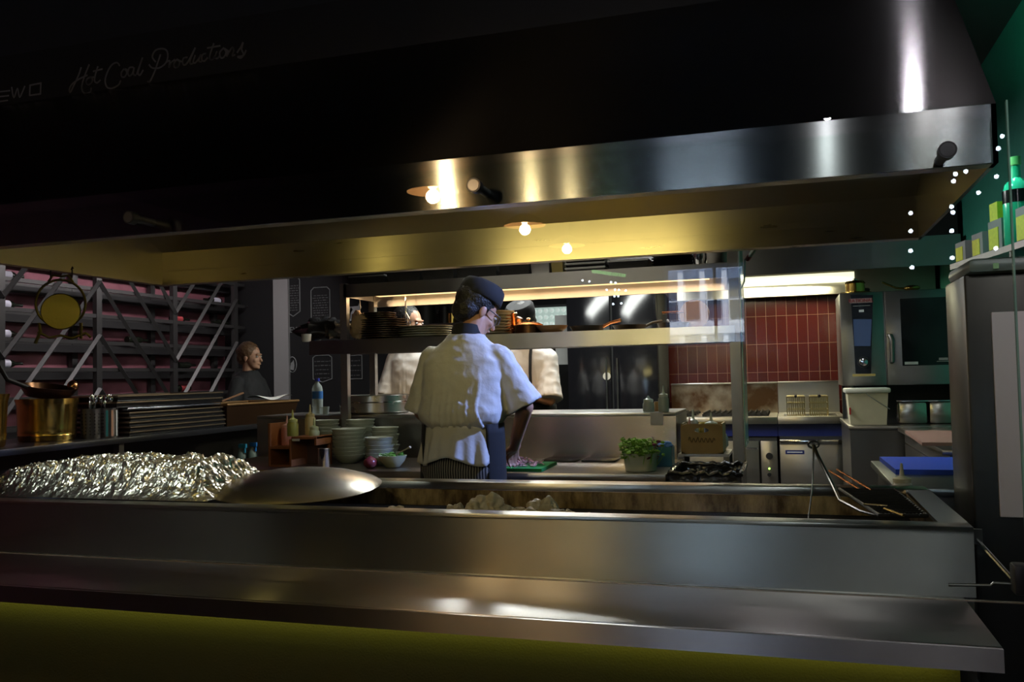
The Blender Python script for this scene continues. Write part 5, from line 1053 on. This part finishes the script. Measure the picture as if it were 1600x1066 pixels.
# shelf with boxes and bottles
A_, B_ = at(1486, 415, Y=5.3), at(1604, 372, Y=4.4)
sh = thing('bar_shelf', 'slanting steel shelf edge with yellow boxes high on the right', 'shelf', (0, 0, 0)); d_ = (B_ - A_); zs = (A_.z + B_.z) / 2; A_.z = B_.z = zs; d_.z = 0; dn = d_.normalized(); nn = Vector((-dn.y, dn.x, 0)); nn = nn if nn.x > 0 else -nn
def qbox(mb, t0, t1, n0, n1, z0, z1):
    P = [A_ + d_ * t + nn * n for t, n in ((t0, n0), (t1, n0), (t1, n1), (t0, n1))]; return mb.add([(p.x, p.y, z0) for p in P] + [(p.x, p.y, z1) for p in P], [(0, 3, 2, 1), (4, 5, 6, 7), (0, 1, 5, 4), (1, 2, 6, 5), (2, 3, 7, 6), (3, 0, 4, 7)])
obj('board', qbox(MB(), 0, 1, 0, .26, zs - .03, zs - .002), STEELD, sh, smooth=0); obj('edge_strip', qbox(MB(), 0, 1, -.006, 0, zs - .03, zs), STEELK, sh, smooth=0); obj('bracket', qbox(MB(), .25, .27, 0, .26, zs - .12, zs - .03), STEELD, sh, smooth=0); obj('bracket', qbox(MB(), .8, .82, 0, .26, zs - .12, zs - .03), STEELD, sh, smooth=0)
YB = M('yellow_box', (.6, .6, .03), .5, var=.3, nscale=60)
for i, (t0, t1, h, lb, n0) in enumerate(((.02, .17, .11, 'yellow tea box at the left end of the bar shelf', .02), (.27, .42, .12, 'yellow tea box second from the left on the bar shelf', .02), (.50, .67, .15, 'yellow tea box third on the bar shelf, carrying another box', .02), (.84, .99, .16, 'bright yellow box at the right end of the bar shelf', .02), (.22, .36, .2, 'tall dark yellow box behind the second tea box', .14))):
    t = thing('tea_box', lb, 'box', (0, 0, 0), 0, 'yellow boxes on the bar shelf'); obj('carton', qbox(MB(), t0, t1, n0, n0 + .09, zs, zs + h), M('grey_carton', (.22, .22, .22), .5), t, smooth=0); obj('yellow_label', qbox(MB(), t0 + .01, t1 - .04, n0 - .003, n0, zs + .01, zs + h * .75), YB, t, smooth=0)
t = thing('tea_box', 'tilted yellow box on top of the third tea box', 'box', (0, 0, 0), 0, 'yellow boxes on the bar shelf'); obj('carton', qbox(MB(), .50, .60, .03, .11, zs + .151, zs + .24), YB, t, smooth=0)
GB = M('green_bottle_glass', (.05, .7, .42), .15)
bl = A_ + d_ * .9 - nn * .35; lamp('green_bottle_fill', 'SPOT', (bl.x, bl.y, zs + .8), 14, (.3, 1, .75), .03, target=A_ + d_ * .78 + Vector((0, 0, .15)), spot=50)  # unseen green spot added to make the bottle look lit
p = A_ + d_ * .755 + nn * .062; t = thing('green_bottle', 'big green lit bottle at the right end of the bar shelf', 'bottle', (p.x, p.y, zs + .001)); obj('glass', MB().lathe([(0, 0), (.055, 0), (.06, .01), (.06, .25), (.05, .29), (.022, .32), (.02, .38), (0, .38)], n=28), GB, t); obj('dark_label', MB().lathe([(.0605, .2), (.061, .2), (.061, .26), (.0605, .26)], n=28, close=True), BLACKG, t); obj('cap', MB().lathe([(0, .38), (.024, .38), (.024, .42), (0, .42)], n=20), M('lime_cap2', (.3, .7, .25), .4), t)
p = A_ + d_ * .56 + nn * .17; t = thing('green_bottle', 'slim green bottle behind the third tea box', 'bottle', (p.x, p.y, zs + .001)); obj('glass', MB().lathe([(0, 0), (.04, 0), (.04, .2), (.016, .26), (.014, .33), (0, .33)], n=24), GB, t)
p = A_ + d_ * .45 + nn * .17; t = thing('clear_jar', 'clear jar between the tea boxes on the bar shelf', 'jar', (p.x, p.y, zs + .001)); obj('glass', MB().lathe([(0, 0), (.045, 0), (.045, .16), (.03, .19), (0, .19)], n=24), TRANSP, t)

# ================================================================ people
def fuse(name, mb, m, parent, voxel=.008, it=3, fn=None):
    me = bpy.data.meshes.new(name); me.from_pydata([tuple(v) for v in mb.v], [], mb.f)
    bm = bmesh.new(); bm.from_mesh(me); bmesh.ops.recalc_face_normals(bm, faces=bm.faces); bm.to_mesh(me); bm.free()
    o = bpy.data.objects.new(name, me); C.objects.link(o)
    r = o.modifiers.new('r', 'REMESH'); r.mode = 'VOXEL'; r.voxel_size = voxel; r.use_smooth_shade = True
    s = o.modifiers.new('s', 'SMOOTH'); s.iterations = it; s.factor = .6
    dg = bpy.context.evaluated_depsgraph_get(); dg.update(); nm = bpy.data.meshes.new_from_object(o.evaluated_get(dg)); bpy.data.objects.remove(o)
    if fn:
        for v in nm.vertices: v.co = v.co + v.normal * fn(v.co)
    for p in nm.polygons: p.use_smooth = True
    nm.materials.clear(); nm.materials.append(m); o = bpy.data.objects.new(name, nm); C.objects.link(o); o.parent = parent
    return o
def folds(amp=.011, k=62, tilt=.35, top=1.45):
    def f(c):
        n = noise.noise(c * 4.2); n2 = noise.noise(c * 9 + Vector((4, 1, 2)))
        a = 1.5 * max(0, noise.noise(c * 3.1 + Vector((5, 2, 9))) + .22) * max(0, math.sin(k * (c.x + tilt * c.z * math.tanh(c.x / .09)) + 7 * n)) ** 3; b = max(0, math.sin(34 * (c.z + .5 * math.sqrt(c.x * c.x + .004)) + 6 * n2)) ** 4
        fade = min(1, max(.15, (top - c.z) * 4)); return amp * (a * fade + .22 * b * (.4 + .6 * fade)) + .004 * noise.noise(c * 24)
    return f
def add_head(mb, X, sc_=1):
    s0 = len(mb.v)
    mb.ell((0, -.012, .03), (.074, .093, .088), 24, 16).ell((0, .032, -.028), (.058, .062, .078), 20, 14).ell((0, .045, -.075), (.043, .044, .035)).ell((0, .085, .026), (.045, .012, .01)).capsule((0, .094, .0), (0, .11, -.03), .008, .0125).ell((0, .09, -.058), (.022, .013, .008)).ell((0, .076, -.09), (.02, .018, .016))
    for s in (-1, 1): mb.ell((s * .076, -.005, -.012), (.009, .019, .031), 12, 10).ell((s * .035, .068, -.028), (.02, .018, .02))
    mb.xform(X, s0)
def add_hand(mb, w, fwd, up, side, curl=.6, s=1.0):
    fwd = fwd.normalized(); up = (up - fwd * up.dot(fwd)).normalized(); rt = fwd.cross(up)
    mb.ell(w + fwd * .048 * s, (.042 * s, .042 * s, .016 * s), 14, 10, Matrix((rt, fwd, up)).transposed()); mb.capsule(w - fwd * .02, w + fwd * .03, .025 * s, .026 * s)
    for i, (o_, L) in enumerate(((-.03, .07), (-.011, .08), (.009, .076), (.028, .06))):
        p = w + fwd * .082 * s + rt * o_ * s * side; d = fwd.copy(); seg = (L * .45, L * .32, L * .25)
        for k in range(3):
            d = (Matrix.Rotation(-curl * (.5 + .3 * k), 3, rt) @ d); q = p + d * seg[k] * s; mb.capsule(p, q, (.0092 - .0012 * k) * s, (.0085 - .0012 * k) * s, 8); p = q
    p = w + fwd * .03 * s - rt * .032 * side * s
    d = (fwd * .75 - rt * .75 * side - up * .2).normalized()
    for k in range(2): q = p + d * .034 * s; mb.capsule(p, q, .0115 * s, .0095 * s, 8); p = q; d = (d + fwd * .5 + rt * .3 * side).normalized()
def person(lb, loc, rz, s=1.0, lean=.1, head=(0, 0, 0), hoff=(0, .03, 0), arms=None, shirt=CLOTHW, sleeve='short', hair='short', hat=None, hairm=HAIRB, female=False, bottom='pinstripe_cloth', apron=None, tail=False, glasses=False, foldfn=None, strap=False, collar=None, vox=.009):
    t = thing('person', lb, 'person', loc, rz); t.scale = (s, s, s); w_ = .9 if female else 1.0
    cy = lambda z: lean * max(0, z - .98)
    arms = arms or {}
    R = arms.get('R', ((.27, .02, 1.17), (.26, .2, 1.02))); L = arms.get('L', ((-.27, .02, 1.17), (-.24, .2, 1.02)))
    hc = Vector((hoff[0], cy(1.6) + hoff[1], 1.625 + hoff[2])); X = Matrix.Translation(hc) @ (Matrix.Rotation(head[2], 4, 'Z') @ Matrix.Rotation(head[0], 4, 'X') @ Matrix.Rotation(head[1], 4, 'Y'))
    b = MB()
    b.loft([(0, 0, .84, .14 * w_, .11), (0, 0, .92, .165 * w_, .12), (0, cy(1.05), 1.05, .135 * w_, .1), (0, cy(1.2), 1.2, .15 * w_, .105), (0, cy(1.32), 1.32, .17 * w_, .11), (0, cy(1.42), 1.42, .155 * w_, .095), (0, cy(1.47), 1.47, .08, .07)], 24)
    b.capsule((0, cy(1.44), 1.42), hc + Vector((0, -.02, -.04)), .062, .052); add_head(b, X)
    for sd, (e, wr) in ((1, R), (-1, L)):
        e, wr = Vector(e), Vector(wr); sh_ = Vector((sd * .158 * w_, cy(1.40), 1.395)); b.capsule(sh_, e, .052, .04).capsule(e, wr, .04, .027); add_hand(b, wr, (wr - e).normalized(), Vector((-sd * .5, 0, 1)), sd)
        b.capsule((sd * .09, 0, .88), (sd * .095, .02, .5), .085, .056).capsule((sd * .095, .02, .5), (sd * .1, -.01, .09), .055, .036); 
    fuse('body', b, SKIN, t, .0055, 3)
    for sd in (-1, 1):
        for q, r, m_ in (((sd * .03, .0835, .006), .0105, M('eye_white', (.5, .47, .44), .4)), ((sd * .03, .0905, .006), .0055, BLACK)): obj('eye' if r > .008 else 'pupil', MB().ell(X @ Vector(q), (r, r, r * .75), 12, 8), m_, t)
        obj('shoe', MB().ell((sd * .1, .05, .05), (.05, .14, .05)).ell((sd * .1, -.03, .06), (.045, .07, .06)), BLACK, t)
    c = MB(); c.loft([(0, 0, .80, .17 * w_, .14), (0, 0, .90, .185 * w_, .145), (0, cy(1.04), 1.04, .165 * w_, .13), (0, cy(1.1), 1.1, .15 * w_, .12)], 28)
    for sd in (-1, 1): c.capsule((sd * .09, 0, .86), (sd * .095, .02, .5), .1, .085).tube([(sd * .095, .02, .5), (sd * .1, 0, .1)], [.085, .075], 16)
    fuse('trousers', c, MT[bottom] if isinstance(bottom, str) else bottom, t, .012, 3)
    c = MB(); zt = 1.085
    c.loft([(0, cy(zt), zt, .165 * w_, .13), (0, cy(1.11) - .006, 1.11, .188 * w_, .152), (0, cy(1.15) - .008, 1.15, .2 * w_, .158), (0, cy(1.22), 1.22, .192 * w_, .148), (0, cy(1.31), 1.31, .192 * w_, .142), (0, cy(1.38), 1.38, .188 * w_, .128), (0, cy(1.43), 1.43, .158 * w_, .108), (0, cy(1.475), 1.475, .108, .088), (0, cy(1.5) + .004, 1.505, .077, .076)], 36)
    for sd, (e, wr) in ((1, R), (-1, L)):
        e, wr = Vector(e), Vector(wr); sh_ = Vector((sd * .160 * w_, cy(1.4), 1.39))
        if sleeve == 'short': d = (e - sh_); c.capsule(sh_, sh_ + d * .3, .066, .068).tube([sh_, sh_ + d * .35, sh_ + d * .8, sh_ + d * 1.0], [.06, .068, .08, .088], 20)
        else: c.capsule(sh_, e, .066, .052).tube([e, wr], [.052, .036], 16); c.ell(e, (.052, .052, .052))
    fuse('shirt', c, shirt, t, vox, 3, foldfn or folds(.007))
    if collar: obj('collar', MB().lathe([(.062, 0), (.07, -.004), (.074, .0), (.066, .05), (.06, .05)], n=28, close=True).xform(Matrix.Translation((0, cy(1.5) + .004, 1.49)) @ Matrix.Rotation(-.25, 4, 'X')), collar, t)
    if tail:
        def tl(u, v):
            a = PI * 1.1 + u * PI * .72; z = 1.095 - v * (.155 + .02 * math.sin(u * 9)); fl_ = 1 + .13 * v + .05 * math.sin(u * 21 + v) * v + .04 * math.sin(u * 43) * v
            return Vector((.168 * fl_ * math.cos(a) * (1.0), cy(1.1) * (1 - v) + .145 * fl_ * math.sin(a), z))
        tm = MB().grid(tl, 60, 12); o = obj('shirt_tail', tm, shirt, t, recalc=False, smooth=80); md = o.modifiers.new('t', 'SOLIDIFY'); md.thickness = .004
        obj('waist_tie', MB().lathe([(.166, -.012), (.170, -.012), (.172, 0), (.170, .012), (.166, .012)], n=40, sy=.80, close=True).xform(Matrix.Translation((0, cy(1.09), 1.09))), CLOTHB, t)
    if apron:
        def ap(u, v):
            a = -PI * .22 + u * PI * 1.44; z = 1.10 - v * .62; fl_ = 1 + .1 * v + .02 * math.sin(u * 30) * v
            return Vector((.185 * fl_ * math.cos(a), cy(1.1) * (1 - v) + .158 * fl_ * math.sin(a), z))
        o = obj('apron', MB().grid(ap, 50, 14), apron, t, recalc=False, smooth=80); md = o.modifiers.new('t', 'SOLIDIFY'); md.thickness = .005
    if strap:
        for a_s in (1, -1): obj('apron_strap', MB().tube([(a_s * .06, cy(1.5) + .02, 1.515), (a_s * .085, cy(1.4) + .128, 1.41), (a_s * .09, cy(1.3) + .16, 1.3), (a_s * .095, cy(1.2) + .172, 1.15)], .011, 6, flat=.5), CLOTHB, t)
    hm = MB()
    if hair == 'short': hm.ell((0, -.032, .04), (.088, .1, .098), 24, 16).ell((0, -.058, -.02), (.078, .06, .07), 20, 12)
    elif hair == 'bun': hm.ell((0, -.03, .042), (.09, .1, .1), 24, 16).ell((0, -.065, -.005), (.082, .062, .075), 20, 12).ell((0, -.105, .05), (.045, .045, .045))
    if len(hm.v):
        hm.xform(X); fuse('hair', hm, hairm, t, .006, 2, lambda c_: .003 * noise.noise(c_ * 60))
    if hat:
        h = MB().lathe([(.092, .05), (.096, .055), (.096, .085), (.093, .115), (.082, .13), (0, .136), (0, .07)], n=40, sy=1.14).xform(X @ Matrix.Translation((0, -.012, 0)) @ Matrix.Rotation(.12, 4, 'X')); obj('cap', h, hat, t)
    if glasses: obj('glasses', MB().tube([X @ Vector((.079, -.005, .012)), X @ Vector((.07, .09, .012)), X @ Vector((.055, .1, .008))], .0025, 6).tube([X @ Vector(q) for q in ((.012, .104, .015), (.055, .1, .015), (.058, .1, -.018), (.014, .106, -.018))], .002, 6, closed=True), BLACK, t)
    return t
cp_ = at(722, 700, Y=3.84)
person('person in white chef jacket, black cap and pinstripe trousers, seen from behind', (cp_.x, 3.84, 0), 0, 1.035, .16, head=(-.55, 0, -.75), hoff=(.035, .045, -.01),
       arms={'R': ((.272, .09, 1.17), (.16, .29, .99)), 'L': ((-.225, .08, 1.15), (-.13, .28, 1.0))}, hat=CLOTHB, apron=CLOTHB, tail=True, glasses=True, collar=CLOTHB, foldfn=folds(.013, 26, .6, 1.47), vox=.007)
p = at(655, 600, Y=5.98); person('person in a white short sleeved shirt behind the left end of the pass', (p.x, 5.98, 0), PI + .15, 1.08, .02, head=(-.1, 0, 1.2), hoff=(.05, .03, 0), shirt=CLOTHC, arms={'R': ((.21, .04, 1.14), (.17, .12, .93)), 'L': ((-.26, .02, 1.15), (-.2, .2, 1.0))})
p = at(826, 600, Y=5.98); person('person in a white shirt with black apron straps, behind the pass beside the copper pots', (p.x, 5.98, 0), PI - .1, 1.06, .1, head=(-.6, 0, 0), shirt=CLOTHC, hat=CLOTHB, strap=True, apron=CLOTHB, arms={'R': ((.27, .05, 1.17), (.12, .3, 1.12)), 'L': ((-.2, .14, 1.12), (-.02, .24, 1.17))})
person('woman with brown pinned up hair in a black top behind the side counter', (-4.42, 6.52, 0), -PI / 2 - .1, .965, .0, head=(-.05, 0, .1), hoff=(0, .03, 0), shirt=M('black_top', (.014, .014, .016), .8), sleeve='long', hair='bun', hairm=HAIRR, female=True, bottom=CLOTHB)
